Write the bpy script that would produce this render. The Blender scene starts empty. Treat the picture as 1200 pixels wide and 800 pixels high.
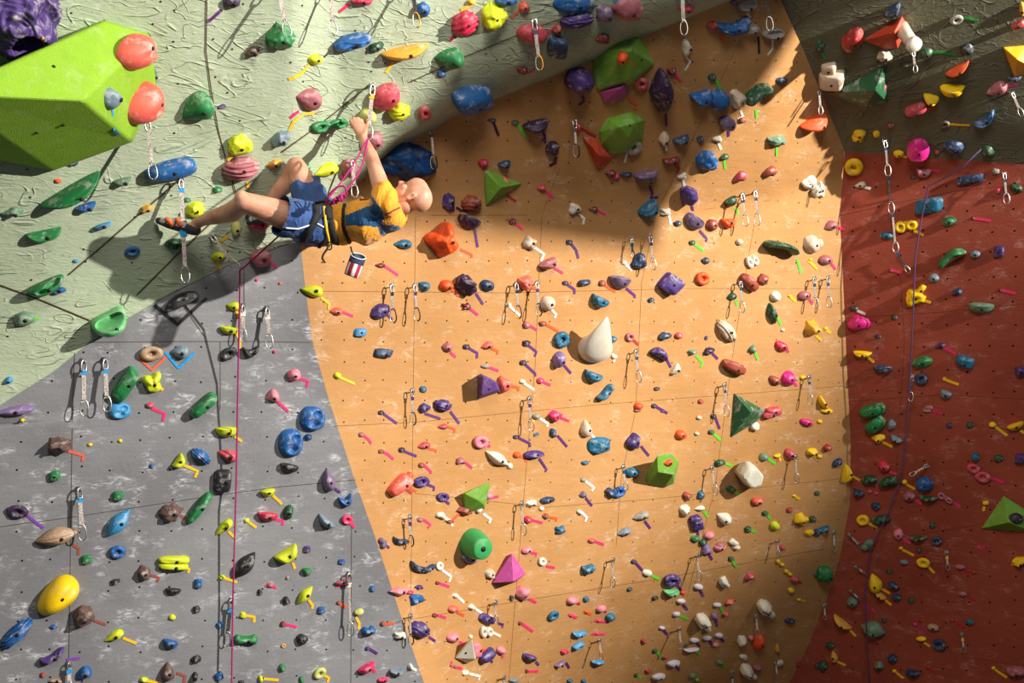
import bpy, bmesh, math, random
from mathutils import Vector, Matrix, noise
C = bpy.context.scene.collection
F = 35.0/36.0*1200.0            # focal length in pixels of the 1200x800 frame
CAMZ = 6.0                      # photographer's height above the floor (m)

# ---------------------------------------------------------------- camera, light, exposure
cd = bpy.data.cameras.new('camera'); cam = bpy.data.objects.new('camera', cd); C.objects.link(cam)
cd.lens = 35; cd.sensor_width = 36; cd.clip_end = 200
cam.location = (0, 0, CAMZ); cam.rotation_euler = (math.radians(90), 0, 0)
bpy.context.scene.camera = cam
sc = bpy.context.scene
sc.view_settings.view_transform = 'Standard'; sc.view_settings.look = 'None'
sc.view_settings.gamma = 1; sc.view_settings.use_curve_mapping = False
sc.view_settings.exposure = 0.0
w = bpy.data.worlds.new('world'); sc.world = w; w.use_nodes = True
bg = w.node_tree.nodes['Background']; bg.inputs[0].default_value = (0.93, 0.96, 1.0, 1); bg.inputs[1].default_value = 0.13
LP = Vector((9.6, 2.0, CAMZ+3.7)); LT = Vector((-0.7, 6.9, CAMZ+0.5))
ld = bpy.data.lights.new('key_spot', 'SPOT'); lo = bpy.data.objects.new('key_spot', ld); C.objects.link(lo)  # stand-in spot for the unseen source of the key light, upper right
ld.energy = 11600; ld.color = (1.0, 0.955, 0.88); ld.shadow_soft_size = 0.09; ld.spot_size = math.radians(50); ld.spot_blend = 0.8
lo.location = LP; lo.rotation_euler = (LT-LP).to_track_quat('-Z', 'Y').to_euler()

# soft area fill added high up to brighten the right-hand walls
ad = bpy.data.lights.new('fill_light', 'AREA'); ao = bpy.data.objects.new('fill_light', ad); C.objects.link(ao)
ad.shape = 'RECTANGLE'; ad.size = 3.0; ad.size_y = 1.6; ad.energy = 290; ad.color = (1.0, 0.95, 0.88)
AP = Vector((0.5, 0.6, CAMZ+4.6)); ao.location = AP; ao.rotation_euler = (Vector((4.0, 8.2, CAMZ-0.2))-AP).to_track_quat('-Z', 'Y').to_euler()
# ---------------------------------------------------------------- materials
def lin(c):
    r = []
    for v in c:
        v /= 255.0
        r.append(v/12.92 if v <= 0.04045 else ((v+0.055)/1.055)**2.4)
    return (r[0], r[1], r[2], 1)
def new_mat(name):
    m = bpy.data.materials.new(name); m.use_nodes = True
    nt = m.node_tree; b = nt.nodes['Principled BSDF']
    return m, nt, b
def mth(nt, op, a, b=None):
    n = nt.nodes.new('ShaderNodeMath'); n.operation = op
    for i, v in enumerate((a, b)):
        if v is None: continue
        if isinstance(v, (int, float)): n.inputs[i].default_value = v
        else: nt.links.new(v, n.inputs[i])
    return n.outputs[0]
def tex_noise(nt, vec, scale, detail=3, rough=0.55, dist=0.0):
    n = nt.nodes.new('ShaderNodeTexNoise'); n.inputs['Scale'].default_value = scale
    n.inputs['Detail'].default_value = detail; n.inputs['Roughness'].default_value = rough; n.inputs['Distortion'].default_value = dist
    nt.links.new(vec, n.inputs['Vector']); return n.outputs[0]
def ramp(nt, fac, a, b, smooth=True):
    n = nt.nodes.new('ShaderNodeMapRange'); n.inputs[1].default_value = a; n.inputs[2].default_value = b
    if smooth: n.interpolation_type = 'SMOOTHSTEP'
    nt.links.new(fac, n.inputs[0]); return n.outputs[0]
def mix(nt, fac, a, b, mode='MIX'):
    n = nt.nodes.new('ShaderNodeMix'); n.data_type = 'RGBA'; n.blend_type = mode
    if isinstance(fac, (int, float)): n.inputs[0].default_value = fac
    else: nt.links.new(fac, n.inputs[0])
    for k, v in ((6, a), (7, b)):
        if isinstance(v, tuple): n.inputs[k].default_value = v
        else: nt.links.new(v, n.inputs[k])
    return n.outputs[2]
def coords(nt, scale=(1,1,1), rot=(0,0,0)):
    t = nt.nodes.new('ShaderNodeTexCoord'); mp = nt.nodes.new('ShaderNodeMapping')
    mp.inputs['Scale'].default_value = scale; mp.inputs['Rotation'].default_value = rot
    nt.links.new(t.outputs['Object'], mp.inputs[0]); return mp.outputs[0]
def bump(nt, b, h, strength, dist):
    n = nt.nodes.new('ShaderNodeBump'); n.inputs['Strength'].default_value = strength; n.inputs['Distance'].default_value = dist
    nt.links.new(h, n.inputs['Height']); nt.links.new(n.outputs[0], b.inputs['Normal'])
def wall_mat(name, col, col2, chalk, chalk_amt, kind):
    m, nt, b = new_mat(name)
    c0 = coords(nt); big = tex_noise(nt, c0, 0.9, 4, 0.6)
    base = mix(nt, ramp(nt, big, 0.3, 0.7), lin(col), lin(col2))
    # long soft brush streaks, and the chalk smeared by hands round the bolt holes
    st = tex_noise(nt, coords(nt, (1.6, 1.6, 9), (0, math.radians(18), 0)), 3.0, 5, 0.65)
    base = mix(nt, mth(nt, 'MULTIPLY', ramp(nt, st, 0.35, 0.7), 0.22), base, lin(tuple(v*0.8 for v in col)))
    zone = ramp(nt, tex_noise(nt, coords(nt, (1, 1, 1.5)), 6.5, 2, 0.5), 0.49, 0.76)
    fine = ramp(nt, tex_noise(nt, coords(nt, (2.2, 2, 6), (0, math.radians(-24), 0)), 6.0, 4, 0.7, 1.6), 0.44, 0.66)
    ch = mth(nt, 'MULTIPLY', mth(nt, 'MULTIPLY', zone, fine), chalk_amt)
    base = mix(nt, ch, base, lin(chalk))
    sp = ramp(nt, tex_noise(nt, c0, 60, 1, 0.4), 0.70, 0.78)
    base = mix(nt, mth(nt, 'MULTIPLY', sp, 0.35), base, lin(tuple(v*0.45 for v in col)))
    nt.links.new(base, b.inputs['Base Color']); b.inputs['Roughness'].default_value = 0.72; b.inputs['Specular IOR Level'].default_value = 0.3
    if kind == 'swirl':
        # long sweeping ridges left by the trowel
        hs = []
        for rot, sc_, st_ in ((14, 2.6, (0.75, 0.75, 2.6)), (-28, 2.1, (0.8, 0.8, 2.4)), (52, 3.0, (0.8, 0.8, 2.0))):
            n = tex_noise(nt, coords(nt, st_, (0, math.radians(rot), 0)), sc_, 2, 0.45, 0.9)
            r_ = mth(nt, 'ABSOLUTE', mth(nt, 'SUBTRACT', mth(nt, 'FRACT', mth(nt, 'MULTIPLY', n, 9.0)), 0.5))
            ln = mth(nt, 'SUBTRACT', 1.0, ramp(nt, r_, 0.0, 0.13))
            hs.append(mth(nt, 'MULTIPLY', ln, ramp(nt, tex_noise(nt, coords(nt, (1, 1, 1), (0, 0, rot)), 3.2, 3, 0.6), 0.47, 0.66)))
        h = mth(nt, 'ADD', mth(nt, 'ADD', hs[0], hs[1]), hs[2])
        h = mth(nt, 'ADD', h, mth(nt, 'MULTIPLY', tex_noise(nt, coords(nt, (1.2, 1.2, 4), (0, math.radians(25), 0)), 12, 4, 0.7, 0.8), 0.9))
        bump(nt, b, h, 1.0, 0.007)
    else:
        h = mth(nt, 'ADD', tex_noise(nt, coords(nt), 45, 3, 0.6), mth(nt, 'MULTIPLY', st, 1.2))
        bump(nt, b, h, 0.5, 0.004)
    return m
def flat_mat(name, col, rough=0.6, metal=0.0, chalk=0.0, nscale=40, bmp=0.3, chalkcol=(222, 214, 205), spec=0.4):
    m, nt, b = new_mat(name); col = lin(col)
    c0 = coords(nt)
    n1 = tex_noise(nt, c0, 9, 4, 0.65)
    base = mix(nt, mth(nt, 'MULTIPLY', ramp(nt, n1, 0.35, 0.75), 0.28), col, tuple(v*0.6 for v in col[:3])+(1,))
    if chalk > 0:
        z = ramp(nt, tex_noise(nt, c0, 14, 4, 0.7, 0.5), 0.50, 0.74)
        base = mix(nt, mth(nt, 'MULTIPLY', z, chalk), base, lin(chalkcol))
    nt.links.new(base, b.inputs['Base Color'])
    b.inputs['Roughness'].default_value = rough; b.inputs['Metallic'].default_value = metal; b.inputs['Specular IOR Level'].default_value = spec
    if bmp: bump(nt, b, tex_noise(nt, c0, nscale, 3, 0.6), bmp, 0.004)
    return m
COL = {  # hold colours: (rgb, the word used for it)
 'P': ((72,48,112),'purple'), 'DP': ((52,32,62),'dark purple'), 'LP': ((128,104,150),'pale purple'), 'GP': ((112,92,122),'dusty purple'),
 'PK': ((232,48,104),'hot pink'), 'PL': ((226,128,142),'light pink'), 'DR': ((168,96,104),'dusty rose'), 'MG': ((218,32,130),'magenta'),
 'CR': ((205,38,72),'crimson'), 'R': ((170,50,42),'red'), 'DK': ((120,32,38),'dark red'), 'RB': ((150,66,48),'rust red'),
 'B': ((30,90,152),'blue'), 'LB': ((62,146,196),'light blue'), 'TB': ((28,98,128),'teal blue'), 'N': ((36,60,92),'navy'), 'GB': ((112,132,144),'grey blue'), 'DB': ((8,66,122),'deep blue'),
 'G': ((36,122,66),'green'), 'DG': ((30,78,48),'dark green'), 'GG': ((104,134,108),'grey green'), 'LG': ((104,186,118),'pale green'), 'BG': ((124,190,40),'bright green'),
 'Y': ((244,200,16),'yellow'), 'L': ((206,216,30),'lime'), 'PLM': ((196,200,110),'pale lime'), 'GO': ((222,160,48),'golden'), 'TN': ((172,140,110),'tan'),
 'O': ((240,84,28),'orange'), 'S': ((228,98,80),'salmon'), 'W': ((226,218,198),'white'), 'CM': ((206,186,162),'cream'), 'LV': ((205,196,205),'pale lilac'),
 'K': ((42,42,46),'black'), 'BR': ((98,74,66),'brown'), 'GY': ((150,142,132),'grey'), 'RM': ((196,72,84),'dull red'),
 # tapes
 'gl': ((96,208,44),'green'), 'y': ((246,190,20),'yellow'), 'pk': ((240,46,108),'pink'), 'p': ((88,34,110),'purple'), 'dp': ((54,24,50),'dark purple'),
 'o': ((240,86,34),'orange'), 'w': ((238,228,214),'white'), 'b': ((28,150,214),'blue'), 'r': ((190,40,40),'red'), 'br': ((150,76,62),'brown'), 's': ((224,96,72),'salmon'),
 'k': ((38,38,40),'black'), 'g': ((40,150,60),'green'), 'm': ((190,40,110),'magenta'), 'vp': ((120,60,160),'violet')}
_m = {}
def cmat(code):
    if code not in _m:
        rgb, wd = COL[code]
        if code[0].islower(): _m[code] = flat_mat('tape_'+wd.replace(' ', '_'), rgb, 0.55, chalk=0.12, bmp=0)
        else: _m[code] = flat_mat('resin_'+wd.replace(' ', '_'), rgb, 0.5, chalk=0.55 if code not in ('DB','L','Y','O') else 0.22, nscale=70, bmp=0.35)
    return _m[code]
M_hole = flat_mat('bolt_hole', (24, 20, 18), 0.9, bmp=0, spec=0.0)
M_seam = flat_mat('joint', (84, 66, 48), 0.9, bmp=0, spec=0.0)
M_steel = flat_mat('steel', (190, 188, 184), 0.32, 0.9, bmp=0)
M_darkmetal = flat_mat('black_metal', (46, 44, 48), 0.35, 0.8, bmp=0)
M_gold = flat_mat('gold_metal', (224, 150, 50), 0.35, 0.8, bmp=0)
M_seam2 = flat_mat('joint_ochre', (118, 84, 50), 0.9, bmp=0, spec=0.0)
M_bolt = flat_mat('bolt_recess', (38, 30, 30), 0.6, 0.2, bmp=0)

# ---------------------------------------------------------------- object helpers
def mesh_obj(name, bm, mats, parent=None, origin=None, smooth=True):
    if origin is not None: bmesh.ops.translate(bm, verts=bm.verts, vec=-origin)
    me = bpy.data.meshes.new(name); bm.to_mesh(me); bm.free()
    if not isinstance(mats, (list, tuple)): mats = [mats]
    for m in mats: me.materials.append(m)
    if smooth: me.polygons.foreach_set('use_smooth', [True]*len(me.polygons))
    o = bpy.data.objects.new(name, me); C.objects.link(o)
    if parent is not None: o.parent = parent
    elif origin is not None: o.location = origin
    return o
def empty(name, loc):
    o = bpy.data.objects.new(name, None); C.objects.link(o); o.location = loc; o.empty_display_size = 0.05; return o
def tag(o, label, cat, group=None):
    o['label'] = label; o['category'] = cat
    if group: o['group'] = group
def tube(bm, pts, rads, seg=8, caps=True, closed=False, mi=0):
    """a round tube through pts"""
    n = len(pts); pts = [Vector(p) for p in pts]
    if not isinstance(rads, (list, tuple)): rads = [rads]*n
    rings = []; prev = None
    for i, p in enumerate(pts):
        if closed: t = pts[(i+1) % n]-pts[i-1]
        else: t = pts[min(i+1, n-1)]-pts[max(i-1, 0)]
        t.normalize()
        if prev is None:
            a = Vector((0, 0, 1)) if abs(t.z) < 0.9 else Vector((1, 0, 0))
            u = t.cross(a).normalized()
        else: u = (prev-t*prev.dot(t)).normalized()
        prev = u; v = t.cross(u)
        rings.append([bm.verts.new(p+(u*math.cos(2*math.pi*k/seg)+v*math.sin(2*math.pi*k/seg))*rads[i]) for k in range(seg)])
    for i in range(n if closed else n-1):
        a, b = rings[i], rings[(i+1) % n]
        for k in range(seg):
            f = bm.faces.new((a[k], a[(k+1) % seg], b[(k+1) % seg], b[k])); f.material_index = mi
    if caps and not closed:
        for r in (rings[0][::-1], rings[-1]):
            f = bm.faces.new(r); f.material_index = mi
def box_between(bm, p0, p1, side, up, wd, th, mi=0):
    s = side.normalized()*wd/2; u = up.normalized()*th/2
    vs = [bm.verts.new(p+a*s+b*u) for p in (p0, p1) for a, b in ((-1,-1),(1,-1),(1,1),(-1,1))]
    for q in ((3,2,1,0),(4,5,6,7),(0,1,5,4),(1,2,6,5),(2,3,7,6),(3,0,4,7)):
        bm.faces.new([vs[i] for i in q]).material_index = mi

# ---------------------------------------------------------------- the walls' shape
def W(px, py, Y): return Vector(((px-600)/F*Y, Y, CAMZ+(400-py)/F*Y))
def proj(p): return 600+p.x/p.y*F, 400-(p.z-CAMZ)/p.y*F
def pl(x, pts):
    if x <= pts[0][0]: return pts[0][1]
    for (a, va), (b, vb) in zip(pts, pts[1:]):
        if x <= b: return va+(vb-va)*(x-a)/(b-a)
    return pts[-1][1]
GX = (-40, 83, 258, 520); GYs = (270, 400, 600, 840)
GT = ((5.52,5.78,6.17,6.75),(5.62,5.88,6.27,6.9),(5.76,6.02,6.42,7.05),(5.81,6.07,6.47,7.15))
def d_gray(x, y):
    x = min(max(x, GX[0]), GX[-1]); y = min(max(y, GYs[0]), GYs[-1])
    i = max(k for k in range(3) if x >= GX[k]); j = max(k for k in range(3) if y >= GYs[k])
    s = (x-GX[i])/(GX[i+1]-GX[i]); t = (y-GYs[j])/(GYs[j+1]-GYs[j])
    a = (1-s)/GT[j][i]+s/GT[j][i+1]; b = (1-s)/GT[j+1][i]+s/GT[j+1][i+1]
    return 1/((1-t)*a+t*b)
LOW = [(-200,499),(-40,499),(0,475),(60,438),(110,397),(190,350),(270,310),(345,284)]          # lower edge of the overhang over the grey wall
LIP = [(345,284),(375,246),(400,214),(423,193),(440,178),(458,164),(487,151),(520,132),(600,104),(699,64),(720,51),(749,39),(800,19),(840,2),(930,-34)]
yb_pts = LOW+LIP[1:]
def yb(x): return pl(x, yb_pts)
LIPX = [(y, x) for x, y in LIP][::-1]                                              # x of the lip for a given y
GE = [(284,352),(330,357),(400,366),(470,386),(560,415),(630,440),(710,466),(800,497),(840,510)]
OR = [(-40,898),(0,915),(60,942),(120,967),(178,990),(250,984),(330,988),(420,992),(520,997),(590,996),(650,985),(700,970),(760,945),(800,925),(840,905)]
def oxl(y):
    if y >= 284: return pl(y, GE)
    k = (284-y)/324.0
    return pl(y, LIPX)+7*(1-k) - 60*min(1, (284-y)/60.0)
def oxr(y): return pl(y, OR)
OT = ((None, 7.15, 7.35, 7.75, 8.2), (None, 7.05, 7.9, 8.5, 0), )
ROWS = [ (6.9, 6.7, 6.72, 6.85), (6.55, 7.12, 7.85, 8.45), (None, 7.92, 8.75, 9.25), (None, 8.5, 9.6, 10.15) ]
def crease1(x): return pl(x, [(340,258),(480,252),(800,250),(900,236),(985,206)])
def crease2(x): return 727-(x-480)*0.17
def cubic(v, t):   # four values at t = 0,1,2,3
    i = min(2, max(0, int(t))); s = t-i
    p1, p2 = v[i], v[i+1]; p0 = v[i-1] if i > 0 else 2*p1-p2; p3 = v[i+2] if i < 2 else 2*p2-p1
    return 0.5*((2*p1)+(-p0+p2)*s+(2*p0-5*p1+4*p2-p3)*s*s+(-p0+3*p1-3*p2+p3)*s**3)
def d_orange(x, y):
    xl, xr = oxl(y), oxr(y); u = min(1.02, max(-0.02, (x-xl)/max(1, xr-xl)))
    c1, c2 = crease1(x), crease2(x)
    e = [d_gray(pl(yy, GE), yy) for yy in (max(284, y), 727, 840)]
    rows = [ROWS[0], (6.5,)+ROWS[1][1:], (e[1],)+ROWS[2][1:], (e[2],)+ROWS[3][1:]]
    if y < c1: v = (y+40)/(c1+40)
    elif y < c2: v = 1+(y-c1)/(c2-c1)
    else: v = 2+(y-c2)/(840-c2)
    v = min(3, max(0, v)); i = min(2, int(v)); s = v-i
    def row(k):
        r = list(rows[k])
        return cubic(r, u*3)
    # soften the two creases a little
    s = s
    d = 1/((1-s)/row(i)+s/row(i+1))
    if y >= 284:          # exactly meet the grey wall along the corner
        k = max(0.0, 1-u/0.22); k = k*k*(3-2*k)
        xe = pl(y, GE)
        ui = 0
        d0 = 1/((1-s)/rows[i][0]+s/rows[i+1][0])
        d += k*(e[0]-d0)
    elif y > 240:
        k = max(0.0, 1-u/0.22); k = k*k*(3-2*k); q = (y-240)/44.0
        d0 = 1/((1-s)/rows[i][0]+s/rows[i+1][0])
        d += k*q*(d_gray(352, 284)-d0)
    return d
def dr(y): return pl(y, [(-40,6.55),(194,7.65),(840,8.6)])
def d_right(x, y):
    xl = oxr(y); t = (x-xl)/(1240-xl)
    return 1/((1-t)/d_orange(xl, y)+t/dr(y))
def rtop(x): return 178+(x-990)*0.067
DB_ = [(345,None),(395,6.42),(440,6.38),(520,6.40),(600,6.42),(720,6.42),(870,6.42),(930,6.42)]
def sst(a, b, x):
    t = min(1, max(0, (x-a)/(b-a))); return t*t*(3-2*t)
def d_green(x, y):
    b = yb(x); dy = max(0, b-y)
    if x <= 345: D = d_gray(x, b)
    else: D = pl(x, [(345, d_gray(345, 284))]+DB_[1:])
    return D-0.0027*dy+0.0009*max(0, 345-x)*min(1, dy/150.0)+(0.06*sst(350, 430, x)+0.20*sst(430, 620, x))*math.exp(-dy/26.0)
def region(x, y):
    if y <= yb(x) and x < 930: return 'green'
    if x > oxr(y): return 'topright' if y < rtop(x) else 'red'
    if y >= 284 and x < pl(y, GE): return 'gray'
    if y < 284 and x < 352: return 'gray'
    return 'orange'
DEP = {'green': d_green, 'gray': d_gray, 'orange': d_orange, 'red': d_right, 'topright': d_right}
def P(x, y, r=None, off=0.0):
    r = r or region(x, y); p = W(x, y, DEP[r](x, y))
    return p+N(x, y, r)*off if off else p
def N(x, y, r=None):
    r = r or region(x, y); f = DEP[r]
    if r == 'green' : y = min(y, yb(x)-3)
    a = W(x+2, y, f(x+2, y))-W(x-2, y, f(x-2, y)); b = W(x, y-2, f(x, y-2))-W(x, y+2, f(x, y+2))
    n = a.cross(b).normalized()
    return n if n.y < 0 else -n

def grid_wall(name, mat, ys, xl, xr, nx, dep, extra=None, ytop=None):
    """wall surface meshed row by row between two edges, with real thickness behind"""
    bm = bmesh.new(); rows = []
    for y in ys:
        a, b = xl(y), xr(y)
        rows.append([bm.verts.new(W(a+(b-a)*i/nx, y if ytop is None else ytop(a+(b-a)*i/nx, y), dep(a+(b-a)*i/nx, y if ytop is None else ytop(a+(b-a)*i/nx, y)))) for i in range(nx+1)])
    for r0, r1 in zip(rows, rows[1:]):
        for i in range(nx):
            try: bm.faces.new((r0[i], r1[i], r1[i+1], r0[i+1]))
            except ValueError: pass
    last = rows[-1]; ft = [bm.verts.new((v.co.x, v.co.y, 0)) for v in last]
    for i in range(nx): bm.faces.new((last[i], ft[i], ft[i+1], last[i+1]))
    return bm
def hole_disc(bm, x, y, r, reg, mi=1, seg=8, off=0.0012):
    p = P(x, y, reg); n = N(x, y, reg); u = n.cross(Vector((0.1, 0.2, 1))).normalized(); v = n.cross(u)
    c = p+n*off
    f = bm.faces.new([bm.verts.new(c+(u*math.cos(k*2*math.pi/seg)+v*math.sin(k*2*math.pi/seg))*r) for k in range(seg)])
    f.material_index = mi
def ribbon(bm, pts, reg, wd, mi=1, off=0.0012, step=8, thick=0.0):
    """a strip lying on the wall through pixel points"""
    q = []
    for (x0, y0), (x1, y1) in zip(pts, pts[1:]):
        n = max(1, int(math.hypot(x1-x0, y1-y0)/step))
        q += [(x0+(x1-x0)*i/n, y0+(y1-y0)*i/n) for i in range(n)]
    q.append(pts[-1]); rg = [reg or region(*a) for a in q]
    w3 = [P(a[0], a[1], r) for a, r in zip(q, rg)]; ns = [N(a[0], a[1], r) for a, r in zip(q, rg)]
    prev = None
    for i in range(len(q)):
        t = (w3[min(i+1, len(q)-1)]-w3[max(i-1, 0)]).normalized(); s = ns[i].cross(t).normalized()*wd/2
        c = w3[i]+ns[i]*off
        row = [bm.verts.new(c-s), bm.verts.new(c+s)]
        if thick: row += [bm.verts.new(c+s+ns[i]*thick), bm.verts.new(c-s+ns[i]*thick)]
        if prev:
            if thick:
                for a in range(4): bm.faces.new((prev[a], prev[(a+1) % 4], row[(a+1) % 4], row[a])).material_index = mi
            else: bm.faces.new((prev[0], prev[1], row[1], row[0])).material_index = mi
        elif thick: bm.faces.new(row[::-1]).material_index = mi
        prev = row
    if thick: bm.faces.new(prev).material_index = mi
def finish_wall(name, bm, mat, seam=None):
    bmesh.ops.remove_doubles(bm, verts=[v for v in bm.verts], dist=0.00005)
    bmesh.ops.recalc_face_normals(bm, faces=bm.faces)
    for f in bm.faces:
        f.normal_update()
        if f.normal.dot(f.calc_center_median()-cam.location) > 0 and f.material_index: f.normal_flip()
    me = bpy.data.meshes.new(name); bm.to_mesh(me); bm.free()
    for m in (mat, M_hole, seam or M_seam): me.materials.append(m)
    me.polygons.foreach_set('use_smooth', [True]*len(me.polygons))
    o = bpy.data.objects.new(name, me); C.objects.link(o); o['kind'] = 'structure'
    return o
def frange(a, b, n): return [a+(b-a)*i/n for i in range(n+1)]

M_green = wall_mat('sage_textured_plaster', (178,188,160), (160,172,142), (212,214,200), 0.5, 'swirl')
M_gray = wall_mat('grey_painted_ply', (136,135,137), (112,111,114), (230,230,234), 0.72, 'ply')
M_orange = wall_mat('ochre_painted_ply', (193,143,89), (179,129,75), (236,216,196), 0.42, 'ply')
M_red = wall_mat('brick_red_ply', (160,74,54), (140,60,42), (214,168,158), 0.45, 'ply')
M_tr = wall_mat('olive_grey_plaster', (112,110,86), (96,94,74), (150,146,124), 0.2, 'swirl')

def build_walls():
    rnd = random.Random(4)
    # sage overhang
    bm = bmesh.new(); xs = [-200, -120]+frange(-40, 930, 120); rows = []
    tops = [0, 2, 5, 9, 14, 20, 28, 38, 50, 66, 86, 110, 140, 175, 215, 260, 310, 370, 430, 500, 560, 660, 760]
    cols = []
    for x in xs:
        b = yb(x); col = []
        for d in tops:
            y = b-d
            col.append(bm.verts.new(W(x, y, d_green(x, y))))
        # the lip turns back towards the wall behind
        p = W(x, b, d_green(x, b)); k = sst(345, 420, x)
        col.insert(0, bm.verts.new(p+Vector((0.06*k, 0.25*k+0.03, 0.03))))
        col.insert(0, bm.verts.new(p+Vector((0.12*k, 1.3*k+0.06, 0.12))))
        cols.append(col)
    for c0, c1 in zip(cols, cols[1:]):
        for i in range(len(c0)-1): bm.faces.new((c0[i], c1[i], c1[i+1], c0[i+1]))
    for sm in ([(242,-10),(241,60),(247,105),(256,155),(270,205),(284,252)], [(246,262),(205,300),(160,345)], [(205,215),(150,262),(80,322)], [(-10,330),(50,352),(105,375)],
               [(432,100),(375,145),(330,178)], [(700,6),(620,35),(545,66),(480,96)]):
        ribbon(bm, sm, 'green', 0.007, 2, 0.006)
    for i in range(190):
        x, y = rnd.uniform(0, 860), rnd.uniform(0, 470)
        if y < yb(x)-8: hole_disc(bm, x, y, 0.0055, 'green', off=0.004)
    finish_wall('wall_left_overhang', bm, M_green)
    # grey wall
    def gxl(y):
        if y >= 499: return -200
        lo, hi = -200, 352
        for _ in range(30):
            m = (lo+hi)/2
            if yb(m) > y: lo = m
            else: hi = m
        return lo
    bm = grid_wall('g', M_gray, frange(284, 400, 20)+frange(410, 1000, 50), gxl, lambda y: pl(y, GE), 40, d_gray)
    for sm in ([(88,398),(85,480),(83,600),(80,820)], [(95,401),(200,400),(300,400),(364,401)], [(0,617),(83,606),(240,582),(330,570),(417,562)],
               [(286,315),(286,398)], [(412,600),(411,820)], [(205,345),(240,395)], [(258,400),(258,480)]):
        ribbon(bm, sm, 'gray', 0.004, 2)
    for i in range(14):
        for j in range(15):
            x, y = 22+36*i+rnd.uniform(-4, 4), 305+35*j+rnd.uniform(-4, 4)
            if region(x, y) == 'gray' and x < pl(y, GE)-6: hole_disc(bm, x, y, 0.0062, 'gray')
    finish_wall('wall_left', bm, M_gray)
    # ochre wall
    bm = grid_wall('o', M_orange, [-260, -150]+frange(-40, 200, 20)+frange(206, 284, 8)+frange(295, 840, 60)+[900, 1000], oxl, oxr, 70, d_orange)
    for sm in ([(487,255),(485,400),(483,560),(481,725)], [(656,196),(635,252),(631,340),(627,430),(614,580),(605,690),(596,800)],
               [(868,45),(815,155),(768,252),(752,330),(745,480),(728,560),(722,640)], [(884,262),(872,330),(858,420),(838,570),(805,700)],
               [(362,341),(600,343),(800,338),(984,338)], [(392,499),(480,495),(700,474),(990,452)], [(486,578),(640,594),(760,585),(990,560)],
               [(466,728),(620,702),(760,680),(965,643)], [(505,252),(640,252),(800,249),(900,235),(978,208)]):
        ribbon(bm, sm, 'orange', 0.003, 2)
    for i in range(30):
        for j in range(36):
            x, y = 402+24.2*(i-3)+rnd.uniform(-2, 2), 2+23.4*j+rnd.uniform(-2, 2)
            if rnd.random() < 0.1: continue
            if region(x, y) == 'orange' and x < oxr(y)-6 and not (y >= 284 and x < pl(y, GE)+6): hole_disc(bm, x, y, 0.0058, 'orange')
    finish_wall('wall_back', bm, M_orange, M_seam2)
    # brick-red wall and the dark overhang above it
    def ry(x, y): return rtop(x)+(y-178)/(840-178)*(840-rtop(x))
    bm = bmesh.new(); rows = []
    for t in frange(0, 1, 40):
        row = []
        for s in frange(0, 1, 24):
            y0 = 178+t*662; x = oxr(y0)+s*(1240-oxr(y0)); y = rtop(x)+(y0-178)/662*(840-rtop(x))
            xl = oxr(y)
            if s == 0: x = xl
            row.append(bm.verts.new(W(x, y, d_right(x, y))))
        rows.append(row)
    rows.append([bm.verts.new((v.co.x, v.co.y, 0)) for v in rows[-1]])
    for r0, r1 in zip(rows, rows[1:]):
        for i in range(24): bm.faces.new((r0[i], r1[i], r1[i+1], r0[i+1]))
    for sm in ([(986,252),(1050,238),(1130,222),(1235,214)], [(1055,322),(1060,400),(1050,560),(1020,700),(1010,820)], [(993,372),(1100,366),(1235,352)], [(998,470),(1110,462),(1235,470)], [(990,640),(1235,600)], [(1135,770),(1235,786)]):
        ribbon(bm, sm, 'red', 0.003, 2)
    for i in range(9):
        for j in range(24):
            x, y = 1000+27*i+rnd.uniform(-3, 3), 190+27*j+rnd.uniform(-3, 3)
            if region(x, y) == 'red' and x > oxr(y)+8: hole_disc(bm, x, y, 0.008, 'red')
    finish_wall('wall_right', bm, M_red)
    bm = bmesh.new(); rows = []
    for t in frange(0, 1, 24):
        row = []
        for s in frange(0, 1, 24):
            y = -40+t*(178+40)
            x = oxr(y)+s*(1240-oxr(y)); y2 = -40+(y+40)/218*(rtop(x)+40) 
            if s == 0: y2 = y
            row.append(bm.verts.new(W(x, y2, d_right(x, y2))))
        rows.append(row)
    for r0, r1 in zip(rows, rows[1:]):
        for i in range(24): bm.faces.new((r0[i], r1[i], r1[i+1], r0[i+1]))
    finish_wall('wall_right_overhang', bm, M_tr)
build_walls()
# unseen block added right of frame to shade the top of the ochre wall
bm = bmesh.new(); box_between(bm, Vector((5.3, 3.90, CAMZ+3.18)), Vector((5.3, 4.9, CAMZ+2.86)), Vector((1, 0, 0)), Vector((0, 0, 1)), 0.3, 1.25)
be = mesh_obj('shade_blocker', bm, flat_mat('blocker_grey', (96,96,98), 0.7, bmp=0), None, None, False); be['kind'] = 'structure'
bm = bmesh.new(); bm.faces.new([bm.verts.new(v) for v in ((-9,-4,0),(9,-4,0),(9,12,0),(-9,12,0))])
fo = mesh_obj('floor', bm, wall_mat('padded_floor', (78,84,92), (66,72,80), (120,124,128), 0.3, 'ply')); fo['kind'] = 'structure'
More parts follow.
